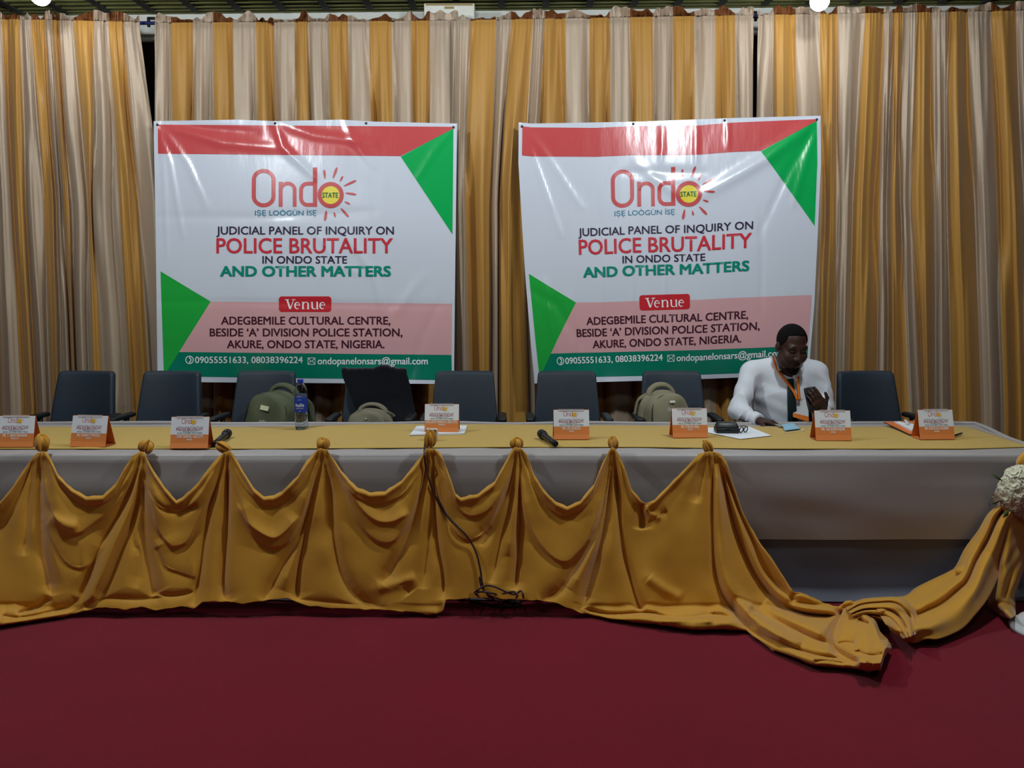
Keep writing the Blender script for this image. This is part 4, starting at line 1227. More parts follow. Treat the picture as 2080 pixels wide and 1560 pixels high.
def wrap(VF, zc, zs, off=.0378):
    V, Fc = VF
    a = V[:, 0] / (.0374 * k)
    return np.stack([off * k * np.sin(a), -off * k * np.cos(a), zc - V[:, 1] * zs], -1), Fc
for body, w_, h_, zc in (('Aquafina', .052, .020, .148), ('PURIFIED WATER', .044, .005, .128), ('75cl', .010, .004, .112), ('by nature', .02, .005, .178)):
    X, Fc = wrap(fit(body, -w_ * k / 2, w_ * k / 2, -h_ * k / 2, h_ * k / 2, .02), zc * k, 1)
    mk('lettering', X, Fc, m_lw, lb, local=True, smooth=False)

# ================================================================== microphones
m_mic = mat('mic_black', (26, 27, 30), .38, .5); m_grille = mat('mic_grille', (30, 31, 36), .35, .5, .4, bump=(900, .8))
def make_mic(label, uh, vh, ut, vt):
    h = Pz(uh, vh, ZT + .036); t_ = Pz(ut, vt, ZT + .024)
    d = (t_ - h); ang = math.atan2(d[1], d[0]); L = min(.27, float(np.linalg.norm(d)))
    t = thing('microphone', label, 'microphone', (h[0], h[1], ZT + .010), ang, 'hand microphones on the table')
    R = np.array(Matrix.Rotation(PI / 2, 3, 'Y') )
    tilt = math.asin(.011 / L)
    R = np.array(Matrix.Rotation(PI / 2 + tilt, 3, 'Y'))
    c = (0, 0, .0255)
    MB().lathe([(.0, -.026), (.012, -.0235), (.02, -.017), (.0245, -.006), (.0252, .004), (.0235, .016), (.02, .024)], 28, c, R=R).build('grille', m_grille, t, local=True)
    MB().lathe([(.0225, .018), (.0255, .02), (.0255, .029), (.022, .032)], 28, c, R=R).build('collar', m_mic, t, local=True)
    MB().lathe([(.019, .03), (.0185, .05), (.0145, L * .72), (.0142, L * .86)], 24, c, R=R).build('handle', m_mic, t, local=True)
    MB().lathe([(.0145, L * .855), (.0158, L * .87), (.0158, L * .985), (.013, L)], 24, c, R=R).build('end_cap', mat('mic_cap', (14, 14, 16), .5), t, local=True)
    MB().box((.085, 0, .0445), (.022, .008, .004)).build('switch', mat('mic_switch', (70, 72, 78), .4), t, local=True, smooth=False)
    return t
make_mic('black microphone lying at the left, its head pointing away to the right', 462, 880, 434, 903)
make_mic('black microphone lying right of the middle, its head pointing away to the left', 1100, 881, 1129, 902)

# ================================================================== papers and small things
m_paper = mat('paper', (224, 228, 236), .6, .2)
def sheet(name, label, cat_, px, z0, th, m, layers=1, jit=2.0, seed=0):
    q = Pz(np.array([p[0] for p in px]), np.array([p[1] for p in px]), z0)
    t = thing(name, label, cat_, q.mean(0))
    r = random.Random(seed)
    for i in range(layers):
        z = z0 + i * th / layers
        o_ = np.array([(r.uniform(-.004, .004) * jit, r.uniform(-.01, .01) * jit, 0) for _ in px]) * (i > 0)
        a = q + o_; a[:, 2] = z; b = a.copy(); b[:, 2] = z + th / layers * .8
        n = len(px)
        mk('leaf', np.vstack([a, b]), [tuple(range(n))[::-1], tuple(range(n, 2 * n))] + [(k_, (k_ + 1) % n, n + (k_ + 1) % n, n + k_) for k_ in range(n)], m, t, smooth=False)
    return t
ZR = ZT + .0095
sheet('paper_stack', 'small stack of white papers under the middle name card', 'papers', [(832, 885), (846, 867.5), (949, 866.5), (943, 882.5)], ZR - .002, .009, m_paper, 3, 1.0, 4)
sheet('paper_sheet', 'white sheet of paper lying under the black glasses case', 'paper', [(1438, 879), (1438, 869), (1522, 867), (1567, 885), (1504, 892)], ZR, .0016, m_paper)

# glasses case
m_case = mat('case_black', (24, 26, 30), .4, .5)
p = Pz(1480, 880.5, ZR + .003)
gcs = thing('glasses_case', 'closed black case lying on the white sheet', 'glasses case', p + np.array([0, .05, 0]), -.04)
hw = .066
def case(z0, z1, w0, w1, d0, d1):
    return [(-w0, -d0, z0), (w0, -d0, z0), (w0, d0, z0), (-w0, d0, z0), (-w1, -d1, z1), (w1, -d1, z1), (w1, d1, z1), (-w1, d1, z1)], [(3, 2, 1, 0), (4, 5, 6, 7), (0, 1, 5, 4), (1, 2, 6, 5), (2, 3, 7, 6), (3, 0, 4, 7)]
V, Fc = case(0, .028, hw, hw * .98, .045, .044); mk('case_bottom', V, Fc, m_case, gcs, local=True, bevel=.006)
V, Fc = case(.0285, .06, hw * .98, hw * .8, .044, .026); mk('lid', V, Fc, m_case, gcs, local=True, bevel=.008)
MB().box((0, -.045, .028), (.03, .004, .008)).build('clasp', m_steel, gcs, local=True, smooth=False)
m_gl = mat('glasses_frame', (34, 34, 38), .3, .5, .5); m_lens = mat('glasses_lens', (235, 238, 242), .05, .5, trans=1.0, ior=1.1)
p = Pz(1513, 881, ZR + .003)
gl = thing('eyeglasses', 'folded dark eyeglasses lying on the sheet beside the black case', 'glasses', p + np.array([0, .03, 0]), .5)
for s in (-1, 1):
    pts = [(s * .017 + .014 * math.cos(a), -.004 * math.sin(a), .019 + .016 * math.sin(a)) for a in np.linspace(0, 2 * PI, 25)]
    MB().tube(pts, .0028, 6).build('rim', m_gl, gl, local=True)
    MB().blob((s * .017, 0, .019), (.0125, .0008, .0145), n=16, m=8).build('lens', m_lens, gl, local=True)
    MB().tube([(s * .033, 0, .03), (s * .034, .03, .034), (s * .02, .09, .02), (s * .015, .105, .006)], .0026, 6).build('temple', m_gl, gl, local=True)
MB().tube([(-.004, 0, .024), (0, -.002, .028), (.004, 0, .024)], .0016, 6).build('bridge', m_gl, gl, local=True)

# face mask
m_mask = mat('mask_blue', (140, 188, 214), .75, .2, sheen=.3, bump=(220, .3)); m_loop = mat('mask_loop', (230, 232, 232), .7)
qv = [(1588, 864), (1612, 861), (1626, 872.5), (1594, 876.5)]
a = Pz(np.array([p[0] for p in qv]), np.array([p[1] for p in qv]), ZR)
mk_ = thing('face_mask', 'pale blue face mask lying on the yellow cloth before the seated person', 'mask', a.mean(0))
s, t = np.meshgrid(np.linspace(0, 1, 16), np.linspace(0, 1, 22))
X = (a[0] * (1 - s[..., None]) + a[1] * s[..., None]) * (1 - t[..., None]) + (a[3] * (1 - s[..., None]) + a[2] * s[..., None]) * t[..., None]
X[..., 2] = ZR + .003 + .012 * np.sin(PI * s) * np.sin(PI * t) + .004 * np.abs(((t * 4) % 1) - .5)
mk('mask_panel', X, gridf(22, 16), m_mask, mk_, solid=.002)
for i, j in ((3, 2), (0, 1)):
    m0, m1 = a[i], a[j]
    if i == 3: pts = [m0, m0 + np.array([-.006, -.05, .004]), (m0 + m1) / 2 + np.array([.01, -.035, .003]), m1 + np.array([.012, -.03, .003]), m1]
    else: pts = [m0, m0 + np.array([-.03, .02, .004]), m0 + np.array([-.03, .07, .004]), (m0 + m1) / 2]
    MB().tube(cat(pts, 6), .0018, 6).build('ear_loop', m_loop, mk_)
sheet('folded_note', 'small grey folded paper beside the pale blue mask', 'paper', [(1574, 863.5), (1590, 861), (1597, 866.5), (1584, 868.5)], ZR, .006, mat('note_grey', (142, 140, 132), .7), 2, .4, 3)

# orange folder with papers
fo = thing('folder', 'open orange folder lying behind the rightmost name card', 'folder', Pz(1850, 872, ZR))
m_fo = mat('folder_orange', (214, 118, 66), .55, .3); m_fd = mat('folder_dark', (44, 40, 34), .6)
def slabpx(name, px, z, th, m, par):
    q = np.array([Pz(u, v, zz) for (u, v), zz in zip(px, z)]); b = q + np.array([0, 0, th]); n = len(px)
    return mk(name, np.vstack([q, b]), [tuple(range(n))[::-1], tuple(range(n, 2 * n))] + [(i, (i + 1) % n, n + (i + 1) % n, n + i) for i in range(n)], m, par, smooth=False)
slabpx('folder_cover', [(1795, 858.5), (1848, 884.5), (1895, 884), (1890, 862)], [ZR + .012, ZR, ZR, ZR], .004, m_fd, fo)
slabpx('folder_sheet', [(1795, 857), (1848, 882.5), (1893, 881), (1888, 860)], [ZR + .018, ZR + .006, ZR + .006, ZR + .008], .003, m_fo, fo)
slabpx('paper_pad', [(1816, 860), (1852, 877), (1890, 876), (1880, 858)], [ZR + .012] * 4, .012, m_paper, fo)
slabpx('top_card', [(1830, 856.5), (1858, 860.5), (1880, 860), (1876, 855.5)], [ZR + .026] * 4, .003, m_fo, fo)
pn = thing('pen', 'white pen end sticking up behind the orange folder', 'pen', Pz(1842, 858, ZR + .03))
MB().tube([Pz(1846, 861, ZR + .032), Pz(1838, 853, ZR + .05)], .006, 8).build('pen_barrel', mat('pen_white', (196, 204, 220), .4), pn)
pn = thing('pen', 'dark pen lying at the right side of the rightmost name card', 'pen', Pz(1948, 881, ZR))
a, b = Pz(1936, 886, ZR + .007), Pz(1955, 879.5, ZR + .007)
MB().tube([a, a + (b - a) * .7], .006, 8).build('pen_barrel', m_mic, pn)
MB().tube([a + (b - a) * .7, b], [.006, .003], 8).build('pen_tip', m_mic, pn)

# the small box at the table's front edge and its cable
bxp = Pz(876.5, 896, ZT + .01)
ab = thing('speaker_box', 'small white box with a black front standing behind the tall middle knot', 'box', bxp + np.array([0, .03, 0]), -.10)
s_ = .0315
MB().box((0, .0, s_ + .001), (2 * s_, .03, 2 * s_)).build('casing', mat('casing_white', (196, 192, 198), .5), ab, local=True, bevel=.004, smooth=False)
MB().box((-.003, -.016, s_ + .0), (2 * s_ - .009, .004, 2 * s_ - .007)).build('front_panel', mat('panel_black', (12, 12, 16), .35, .5), ab, local=True, bevel=.0015, smooth=False)
m_cab = mat('cable_dark', (60, 34, 42), .45, .5)
cb = thing('cable', 'dark cable hanging from the small box down to a coil on the carpet', 'cable', P(866, 900, YF - .1))
px = [(864, 893), (862.5, 905), (862, 920), (864, 945), (869, 965), (876, 988), (888, 1018), (906, 1046), (928, 1068), (948, 1088), (963, 1112), (972, 1138), (977, 1165), (979, 1182), (984, 1200), (996, 1214)]
pts = []
for (u, v) in cat(px, 5):
    if v < 915: pts.append(P(u, v, YF + .02 - .062 * np.clip((v - 893) / 22, 0, 1)))
    else: pts.append(swag_point(np.array([u]), np.array([v]), .016)[0])
pts = np.array(pts)
sm = pts.copy()
for _ in range(6): sm[1:-1] = (sm[:-2] + sm[1:-1] * 2 + sm[2:]) / 4
MB().tube(sm, .0048, 8).build('cable_run', m_cab, cb)
loops = [[(996, 1214, .02), (1012, 1221, .012), (1040, 1222, .01), (1056, 1228, .012), (1040, 1232, .01), (1000, 1228, .008), (960, 1222, .008), (952, 1216, .01), (966, 1202, .03), (985, 1190, .06), (1005, 1192, .055), (1030, 1203, .03), (1046, 1207, .03), (1058, 1200, .05), (1063, 1212, .03), (1060, 1222, .012), (1030, 1224, .014), (990, 1216, .02), (968, 1208, .03), (975, 1202, .035), (1004, 1206, .03), (1032, 1216, .016), (1052, 1220, .012)],
         [(1052, 1220, .012), (1024, 1232, .008), (980, 1225, .008), (950, 1218, .008), (940, 1218, .010), (936, 1217, .012)],
         [(978, 1178, .09), (974, 1172, .10), (976, 1186, .07), (982, 1198, .04), (1000, 1212, .02), (1030, 1219, .014), (1050, 1212, .02), (1044, 1202, .03), (1020, 1206, .03)]]
for L in loops:
    MB().tube(cat([swag_point(np.array([u]), np.array([v]), .014 + z * .15)[0] if v < 1215 else Pz(u, v, z) for u, v, z in L], 6), .0048, 8).build('coil', m_cab, cb)
MB().tube([Pz(936, 1217, .014), Pz(929, 1213, .016)], [.010, .009], 10).build('plug_tip', m_mic, cb)
MB().tube([Pz(929, 1213, .016), Pz(917, 1206, .018)], [.010, .011], 10).build('plug_body', mat('plug_orange', (150, 62, 30), .5), cb)

# ================================================================== flowers at the right corner
m_pet1 = mat('petal_cream', (214, 210, 186), .7, .2, sheen=.2, noise=(30, .08)); m_pet2 = mat('petal_blush', (198, 176, 156), .7, .2, sheen=.2); m_leaf = mat('leaf_green', (70, 92, 50), .6)
fc = P(2082, 1000, YF - .14)
fb = thing('bouquet', 'cluster of cream artificial flowers tied on the drape at the right table corner', 'flowers', fc)
def blossom(c, n_, r, seed, m):
    rr_ = random.Random(seed)
    n_ = np.array(n_) / np.linalg.norm(n_)
    up = np.array([0, 0, 1.0]); a = np.cross(up, n_); a /= np.linalg.norm(a) + 1e-9; b = np.cross(n_, a)
    mb = MB()
    for ring, (np_, rad, lift) in enumerate(((6, r, .15), (6, r * .75, .5), (5, r * .45, .9))):
        for k_ in range(np_):
            th = 2 * PI * (k_ + .5 * ring) / np_ + rr_.uniform(-.25, .25)
            V = []
            for i in range(5):
                q_ = i / 4
                for j in range(5):
                    w_ = (j / 4 - .5) * rad * 1.15 * math.sin(PI * (.18 + .74 * q_)) * (1 if q_ < .99 else .8)
                    ro = rad * q_
                    h_ = rad * (lift * q_ ** 1.4 + .16 * math.sin(j * 2.4 + i + seed) * q_) - rad * .35 * q_ ** 3
                    d_ = a * math.cos(th) + b * math.sin(th); e_ = -a * math.sin(th) + b * math.cos(th)
                    V.append(c + d_ * ro + e_ * w_ + n_ * h_)
            mb.add(V, gridf(5, 5))
    return mb.build('blossom', m, fb)
r = random.Random(12)
pts = []
for i in range(46):
    z = 1 - 2 * (i + .5) / 46; th = i * 2.39996
    d = np.array([math.sqrt(1 - z * z) * math.cos(th), math.sqrt(1 - z * z) * math.sin(th), z])
    if d[1] > .45: continue
    c = fc + d * np.array([.115, .085, .125]) * r.uniform(.85, 1.05)
    blossom(c, d + np.array([0, -.3, 0]), r.uniform(.042, .056), i, m_pet2 if (z < -.15 and r.random() < .75) else m_pet1)
for i in range(7):
    th = r.uniform(2.4, 5.2); z = r.uniform(-.7, .9)
    d = np.array([math.cos(th), -abs(math.sin(th)) * .6, z]); c = fc + d * np.array([.12, .09, .12])
    s = .03
    e_ = np.array([-math.sin(th), 0, .5])
    V = [c, c + d * s + e_ * s * .5, c + d * s * 2.0, c + d * s - e_ * s * .5]
    mk('leaf', V, [(0, 1, 2, 3)], m_leaf, fb, solid=.001)
m = MB().blob(fc + np.array([0, .02, 0]), (.085, .05, .095), n=16, m=10).build('flower_core', m_leaf, fb)
cr_ = MB().tube(cat([P(2022, 1008, YF - .15), P(2013, 1014, YF - .15), P(2009, 1022, YF - .15), P(2012, 1028, YF - .15)], 4), .0016, 5).build('tendril', m_leaf, fb)
kt = MB().blob(P(2080, 934, YF - .06), (.03, .03, .045), np.array(Matrix.Rotation(.5, 3, 'Y')), 18, 10, fn=lambda th, a: 1 + .12 * math.sin(4 * a)).build('knot', m_yel, sw)

# white pedestal foot at the right edge of the carpet
m_ped = mat('white_plastic', (206, 208, 212), .4, .45)
c = Pz(2132, 1283, 0)
pd = thing('stand_base', 'white round base on the red carpet, cut off by the right edge', 'base', c)
MB().lathe([(.165, 0), (.168, .01), (.162, .022), (.140, .028), (.134, .034), (.130, .05), (.11, .062), (.06, .068), (.02, .070)], 48).build('foot', m_ped, pd, local=True)
# ================================================================== the seated person
from mathutils.bvhtree import BVHTree

class Field:
    """signed distance field on a voxel grid, turned into one continuous skin"""
    def __init__(s, lo, hi, h):
        s.lo = np.array(lo, float); s.h = h
        s.n = np.ceil((np.array(hi) - s.lo) / h).astype(int) + 1
        s.D = np.full(s.n, .5, np.float32)
    def sub(s, lo, hi, m):
        a = np.clip(np.floor((np.array(lo) - m - s.lo) / s.h).astype(int), 0, s.n); b = np.clip(np.ceil((np.array(hi) + m - s.lo) / s.h).astype(int) + 1, 0, s.n)
        sl = tuple(slice(int(i), int(j)) for i, j in zip(a, b))
        g = np.meshgrid(*[(s.lo[k] + s.h * np.arange(a[k], b[k])).astype(np.float32) for k in range(3)], indexing='ij')
        return sl, g
    def mix(s, sl, d, k):
        o = s.D[sl]
        if k > 0:
            hh = np.clip(.5 + .5 * (o - d) / k, 0, 1)
            s.D[sl] = o + (d - o) * hh - k * hh * (1 - hh)
        else: s.D[sl] = np.minimum(o, d)
    def cone(s, a, b, ra, rb, k=.02):
        a = np.array(a, float); b = np.array(b, float); r = max(ra, rb)
        sl, (x, y, z) = s.sub(np.minimum(a, b) - r, np.maximum(a, b) + r, .05 + k)
        ab = b - a; L = ab @ ab + 1e-9
        t = np.clip(((x - a[0]) * ab[0] + (y - a[1]) * ab[1] + (z - a[2]) * ab[2]) / L, 0, 1)
        d = np.sqrt((x - a[0] - t * ab[0]) ** 2 + (y - a[1] - t * ab[1]) ** 2 + (z - a[2] - t * ab[2]) ** 2) - (ra + (rb - ra) * t)
        s.mix(sl, d.astype(np.float32), k)
    def ell(s, c, r, R=None, k=.02, cut=None, carve=False):
        c = np.array(c, float); r = np.array(r, float); m = r.max()
        sl, (x, y, z) = s.sub(c - m, c + m, .05 + k)
        p = np.stack([x - c[0], y - c[1], z - c[2]], -1)
        if R is not None: p = p @ np.array(R, np.float32)
        k0 = np.sqrt(((p / r) ** 2).sum(-1)); k1 = np.sqrt(((p / (r * r)) ** 2).sum(-1)) + 1e-6
        d = k0 * (k0 - 1) / k1
        if cut is not None: d = np.maximum(d, cut(p))
        if carve:
            o = s.D[sl]; d = -d
            hh = np.clip(.5 - .5 * (o - d) / k, 0, 1)
            s.D[sl] = o + (d - o) * hh + k * hh * (1 - hh)
        else: s.mix(sl, d.astype(np.float32), k)
    def mesh(s):
        D = s.D; S_ = D < 0
        c = [S_[i:S_.shape[0] - 1 + i, j:S_.shape[1] - 1 + j, k:S_.shape[2] - 1 + k] for i in (0, 1) for j in (0, 1) for k in (0, 1)]
        an = np.zeros_like(c[0]); al = np.ones_like(c[0])
        for q in c: an |= q; al &= q
        act = np.argwhere(an & ~al)
        idx = np.full(an.shape, -1, np.int32); idx[tuple(act.T)] = np.arange(len(act))
        off = np.array([(i, j, k) for i in (0, 1) for j in (0, 1) for k in (0, 1)])
        val = np.stack([D[tuple((act + o).T)] for o in off], 1)
        acc = np.zeros((len(act), 3)); cnt = np.zeros(len(act))
        for a in range(8):
            for b in range(a + 1, 8):
                if np.abs(off[a] - off[b]).sum() != 1: continue
                k = (val[:, a] < 0) != (val[:, b] < 0)
                t = val[k, a] / (val[k, a] - val[k, b])
                acc[k] += off[a] + (off[b] - off[a]) * t[:, None]; cnt[k] += 1
        V = s.lo + s.h * (act + acc / cnt[:, None])
        F_ = []
        for ax in range(3):
            b, c_ = [(1, 2), (2, 0), (0, 1)][ax]
            sl0 = [slice(None)] * 3; sl1 = [slice(None)] * 3
            sl0[ax] = slice(0, -1); sl1[ax] = slice(1, None)
            e = S_[tuple(sl0)] != S_[tuple(sl1)]
            e[tuple(slice(0, 1) if i == b else slice(None) for i in range(3))] = False
            e[tuple(slice(0, 1) if i == c_ else slice(None) for i in range(3))] = False
            p = np.argwhere(e)
            ok = (p[:, b] < idx.shape[b]) & (p[:, c_] < idx.shape[c_]) & (p[:, ax] < idx.shape[ax]); p = p[ok]
            ub = np.zeros(3, int); ub[b] = 1; uc = np.zeros(3, int); uc[c_] = 1
            q = [idx[tuple((p - x_).T)] for x_ in (ub + uc, uc, 0 * ub, ub)]
            f = np.stack(q, 1)
            fl_ = ~S_[tuple(p.T)]
            f[fl_] = f[fl_][:, ::-1]
            F_.append(f)
        return V, np.concatenate(F_)

m_skin = mat('dark_skin', (60, 38, 31), .48, .4, noise=(30, .06)); m_hair = mat('black_hair', (15, 13, 14), .8, .15, bump=(420, .8))
m_shirt = mat('white_shirt', (214, 217, 228), .75, .25, sheen=.2, bump=(300, .12)); m_tie = mat('dark_green_tie', (20, 40, 40), .55, .4, bump=(260, .2))
m_lan = mat('lanyard_orange', (226, 122, 44), .6); m_trou = mat('dark_trousers', (26, 28, 34), .8); m_shoe = mat('black_shoe', (16, 16, 18), .35, .5)
m_eye = mat('eye_white', (190, 180, 172), .3, .5); m_iris = mat('iris_dark', (22, 14, 12), .2, .5); m_lip = mat('lip', (92, 52, 50), .5)

RS = P(1525, 757, 5.44); RE = P(1499, 834, 5.31); RWr = P(1540, 853.5, 5.13)
LS = P(1660, 757, 5.44); LE = P(1676, 830, 5.37); LWr = P(1671, 833, 5.13)
NB = P(1606, 752, 5.43); HC = P(1607.5, 704.5, 5.30)
XC = float((RS[0] + LS[0]) / 2); 
chest = np.array([XC, 5.47, RS[2] - .13]); pel = np.array([XC - .01, 5.63, .60])
ps = thing('person', 'seated person in white shirt, dark tie and orange lanyard looking down at a phone', 'person', (XC, 5.6, 0))

RH = np.array(Matrix.Rotation(math.radians(9), 3, 'Z') @ Matrix.Rotation(math.radians(21), 3, 'X'))
SC = 1.03
def hp(x, f, z): return HC + RH @ (np.array([x, -f, z]) * SC)
RHm = RH

HANDS = []
def hand(fd, w, d, lat, nrm, curl, side, L=1.0):
    d = np.array(d, float); d /= np.linalg.norm(d); lat = np.array(lat, float); lat -= d * (lat @ d); lat /= np.linalg.norm(lat); nrm = np.cross(lat, d) if nrm is None else np.array(nrm, float)
    nrm = nrm - d * (nrm @ d) - lat * (nrm @ lat); nrm /= np.linalg.norm(nrm)
    for i, (fl_, fr) in enumerate(((.074, .0086), (.082, .0090), (.078, .0088), (.062, .0078))):
        o = (i - 1.5) * .0205
        kn = w + d * (.088 - .004 * abs(i - 1.2)) * L + lat * o * side
        fd.cone(w + lat * o * .55 * side, kn, .0165, .0125, .012)
        p = kn; c = 0
        for s_, fr_ in ((.45, 1), (.32, .92), (.23, .84)):
            c += curl[i] if isinstance(curl, (list, tuple)) else curl
            q = p + (d * math.cos(c) - nrm * math.sin(c)) * fl_ * s_ * 1.15 * L
            fd.cone(p, q, fr * 1.08 * fr_, fr * fr_, .004)
            p = q
    b = w + d * .028 * L - lat * .030 * side - nrm * .004
    t1 = b + (d * .62 - lat * .72 * side - nrm * .25) * .044 * L
    t2 = t1 + (d * .90 - lat * .18 * side - nrm * .40) * .034 * L
    fd.cone(w, b, .018, .016, .012); fd.cone(b, t1, .0145, .0115, .008); fd.cone(t1, t2, .0112, .0092, .004)

HDIR = (.80, -.58, -.06)
PHC = P(1654, 813, 5.085)
LD = PHC - LWr
bd = Field((XC - .42, 4.9, 0), (XC + .42, 5.86, HC[2] + .2), .0045)
def torso(fd, g=0.0):
    fd.ell(pel, (.185 + g, .15 + g, .13 + g), k=.03)
    fd.cone(pel + (0, -.01, .06), chest + (0, .02, -.10), .145 + g, .150 + g, .05)
    fd.ell(pel * .45 + chest * .55 + np.array([0, -.035, -.02]), (.165 + g, .135 + g, .16 + g), k=.06)
    fd.ell(chest, (.195 + g, .125 + g, .155 + g), k=.06)
    fd.cone(RS + (.035, .01, -.012), LS + (-.035, .01, -.012), .062 + g, .062 + g, .05)
    fd.cone(RS + (.03, .015, .008), NB + (-.045, .03, .04), .05 + g, .045 + g, .05); fd.cone(LS + (-.03, .015, .008), NB + (.045, .03, .04), .05 + g, .045 + g, .05)
def arms(fd, g=0.0):
    fd.cone(RS, RE, .056 + g, .043 + g, .03); fd.cone(RE, RWr, .043 + g, .028 + g * .7, .02)
    fd.cone(LS, LE, .056 + g, .043 + g, .03); fd.cone(LE, LWr, .043 + g, .028 + g * .7, .02)
HIP = [pel + (s * .095, -.02, -.03) for s in (-1, 1)]; KNEE = [np.array([XC + s * .13, 5.19, .54]) for s in (-1, 1)]; ANK = [np.array([XC + s * .13, 5.18, .10]) for s in (-1, 1)]
torso(bd); arms(bd)
for i in (0, 1):
    bd.cone(HIP[i], KNEE[i], .082, .055, .03); bd.cone(KNEE[i], ANK[i], .054, .038, .02); bd.cone(ANK[i] + (0, .02, -.05), ANK[i] + (0, -.15, -.066), .036, .03, .02)
bd.cone(NB + (0, .01, -.02), hp(0, -.02, -.07), .066, .062, .02)
bd.ell(hp(0, -.012, .040), np.array([.081, .100, .094]) * SC, RHm, .0)
bd.ell(hp(0, .026, -.046), np.array([.0685, .074, .096]) * SC, RHm, .03)
bd.ell(hp(0, .066, -.118), np.array([.034, .030, .028]) * SC, RHm, .03)
for s in (-1, 1):
    bd.ell(hp(s * .040, .068, -.034), np.array([.034, .034, .036]) * SC, RHm, .03)
    bd.ell(hp(s * .052, .02, -.085), np.array([.024, .04, .032]) * SC, RHm, .03)
    bd.ell(hp(s * .0845, -.012, -.004), np.array([.011, .024, .034]) * SC, RHm, .008)
bd.cone(hp(-.046, .080, .030), hp(.046, .080, .030), .016, .016, .02)
for s in (-1, 1): bd.ell(hp(s * .033, .107, .006), np.array([.021, .016, .013]) * SC, RHm, .012, carve=True)
bd.cone(hp(0, .094, .016), hp(0, .117, -.032), .009, .0155, .012)
for s in (-1, 1): bd.ell(hp(s * .016, .106, -.036), np.array([.012, .013, .010]) * SC, RHm, .008)
bd.ell(hp(0, .096, -.070), np.array([.030, .012, .008]) * SC, RHm, .006)
bd.ell(hp(0, .093, -.086), np.array([.026, .013, .009]) * SC, RHm, .006)
hand(bd, RWr, HDIR, (.58, .80, 0), (0, 0, 1), [.28, .25, .25, .3], 1)
hand(bd, LWr, LD + np.array([0, -.02, .02]), (-.8, 0, -.35), (-.1, -1, -.1), [.25, .35, .4, .45], 1)
V, Fc = bd.mesh()
body = mk('body', V, Fc, m_skin, ps)
sm_ = body.modifiers.new('smooth', 'SMOOTH'); sm_.factor = .5; sm_.iterations = 3

# eyes, looking down at the phone
for s in (-1, 1):
    e = MB().blob(hp(s * .033, .079, .008), (.0135, .0135, .0125), n=16, m=10).build('eye', m_eye, ps)
    MB().blob(hp(s * .033 + .003, .0895, .001), (.006, .0045, .006), n=12, m=8).build('iris', m_iris, e)
    pts = [hp(s * .033 + x, .092 - 8 * x * x, .011 - 9 * x * x) for x in np.linspace(-.02, .02, 9)]
    MB().tube(pts, [.002] + [.0048] * 7 + [.002], 8).build('eyelid', m_skin, e)
    pts = [hp(s * .034 + x, .094 - 12 * x * x, .038 - 10 * (x - s * -.004) ** 2) for x in np.linspace(-.024, .024, 9)]
    MB().tube(pts, [.0015] + [.0030] * 7 + [.0015], 8).build('eyebrow', m_hair, ps)
MB().tube([hp(x, .107 - 10 * x * x, -.0775 + 3 * x * x) for x in np.linspace(-.026, .026, 9)], [.001] + [.0026] * 7 + [.001], 8).build('mouth_line', mat('mouth_dark', (40, 22, 22), .6), ps)

# hair and beard
hf = Field(HC - .19, HC + .19, .0045)
hf.ell(hp(0, -.012, .040), np.array([.081, .100, .094]) * SC + .007, RHm, .0, cut=lambda p: (.030 + .50 * np.clip(-p[..., 1], -.2, .2) - 2.4 * np.clip(np.abs(p[..., 0]) - .058, 0, .03) - .9 * np.clip(-p[..., 1] - .085, 0, 1) - p[..., 2]))
V, Fc = hf.mesh(); h_ = mk('hair', V, Fc, m_hair, ps); q = h_.modifiers.new('smooth', 'SMOOTH'); q.iterations = 2
bf = Field(HC - .2, HC + .2, .0045)
cutj = lambda z0: (lambda p: p[..., 2] - z0)
bf.ell(hp(0, .026, -.046), np.array([.0685, .074, .096]) * SC + .004, RHm, .0, cut=lambda p: p[..., 2] + .055 + .30 * np.clip(-p[..., 1] - .03, 0, 1) - .0 * p[..., 0])
bf.ell(hp(0, .066, -.118), np.array([.034, .030, .028]) * SC + .006, RHm, .02, cut=lambda p: p[..., 2] - .016)
V, Fc = bf.mesh(); h_ = mk('beard', V, Fc, m_hair, ps); q = h_.modifiers.new('smooth', 'SMOOTH'); q.iterations = 2

# shirt: torso and sleeves in one cloth
sf = Field((XC - .42, 5.0, .5), (XC + .42, 5.86, HC[2] - .02), .0055)
torso(sf, .014); arms(sf, .014)
sl, (x, y, z) = sf.sub(sf.lo, sf.lo + sf.n * sf.h, 0)
nb = NB
ax_ = np.clip((np.abs(x - XC) - .13) / .06, 0, 1); tp_ = np.clip((RS[2] + .015 - z) / .09, 0, 1)
q1 = 30 * (z * .8 + .75 * (np.abs(x - XC) - .2)) + 2.4 * np.sin(11 * z + 7 * y) + 1.3 * np.sin(23 * y)
q2 = 38 * (z + .35 * x) + 2.5 * np.sin(10 * x + 6 * z)
w_ = .0105 * (1 - 2 * np.abs(np.sin(q1)) ** .7) * ax_ * tp_ + .007 * (1 - 2 * np.abs(np.sin(q2 * .5)) ** .8) * (1 - ax_) * np.clip((nb[2] - .06 - z) / .1, 0, 1) + .002 * np.sin(70 * z + 33 * x) * tp_
sf.D -= (w_ * .7).astype(np.float32)
nb = NB
nd = hp(0, -.02, -.07) - NB; nd = nd / np.linalg.norm(nd)
al = (x - nb[0]) * nd[0] + (y - nb[1]) * nd[1] + (z - nb[2]) * nd[2]
rad = np.sqrt(np.maximum((x - nb[0]) ** 2 + (y - nb[1]) ** 2 + (z - nb[2]) ** 2 - al ** 2, 0))
sf.D = np.where(al > -.01, np.maximum(sf.D, .079 - rad), sf.D).astype(np.float32)
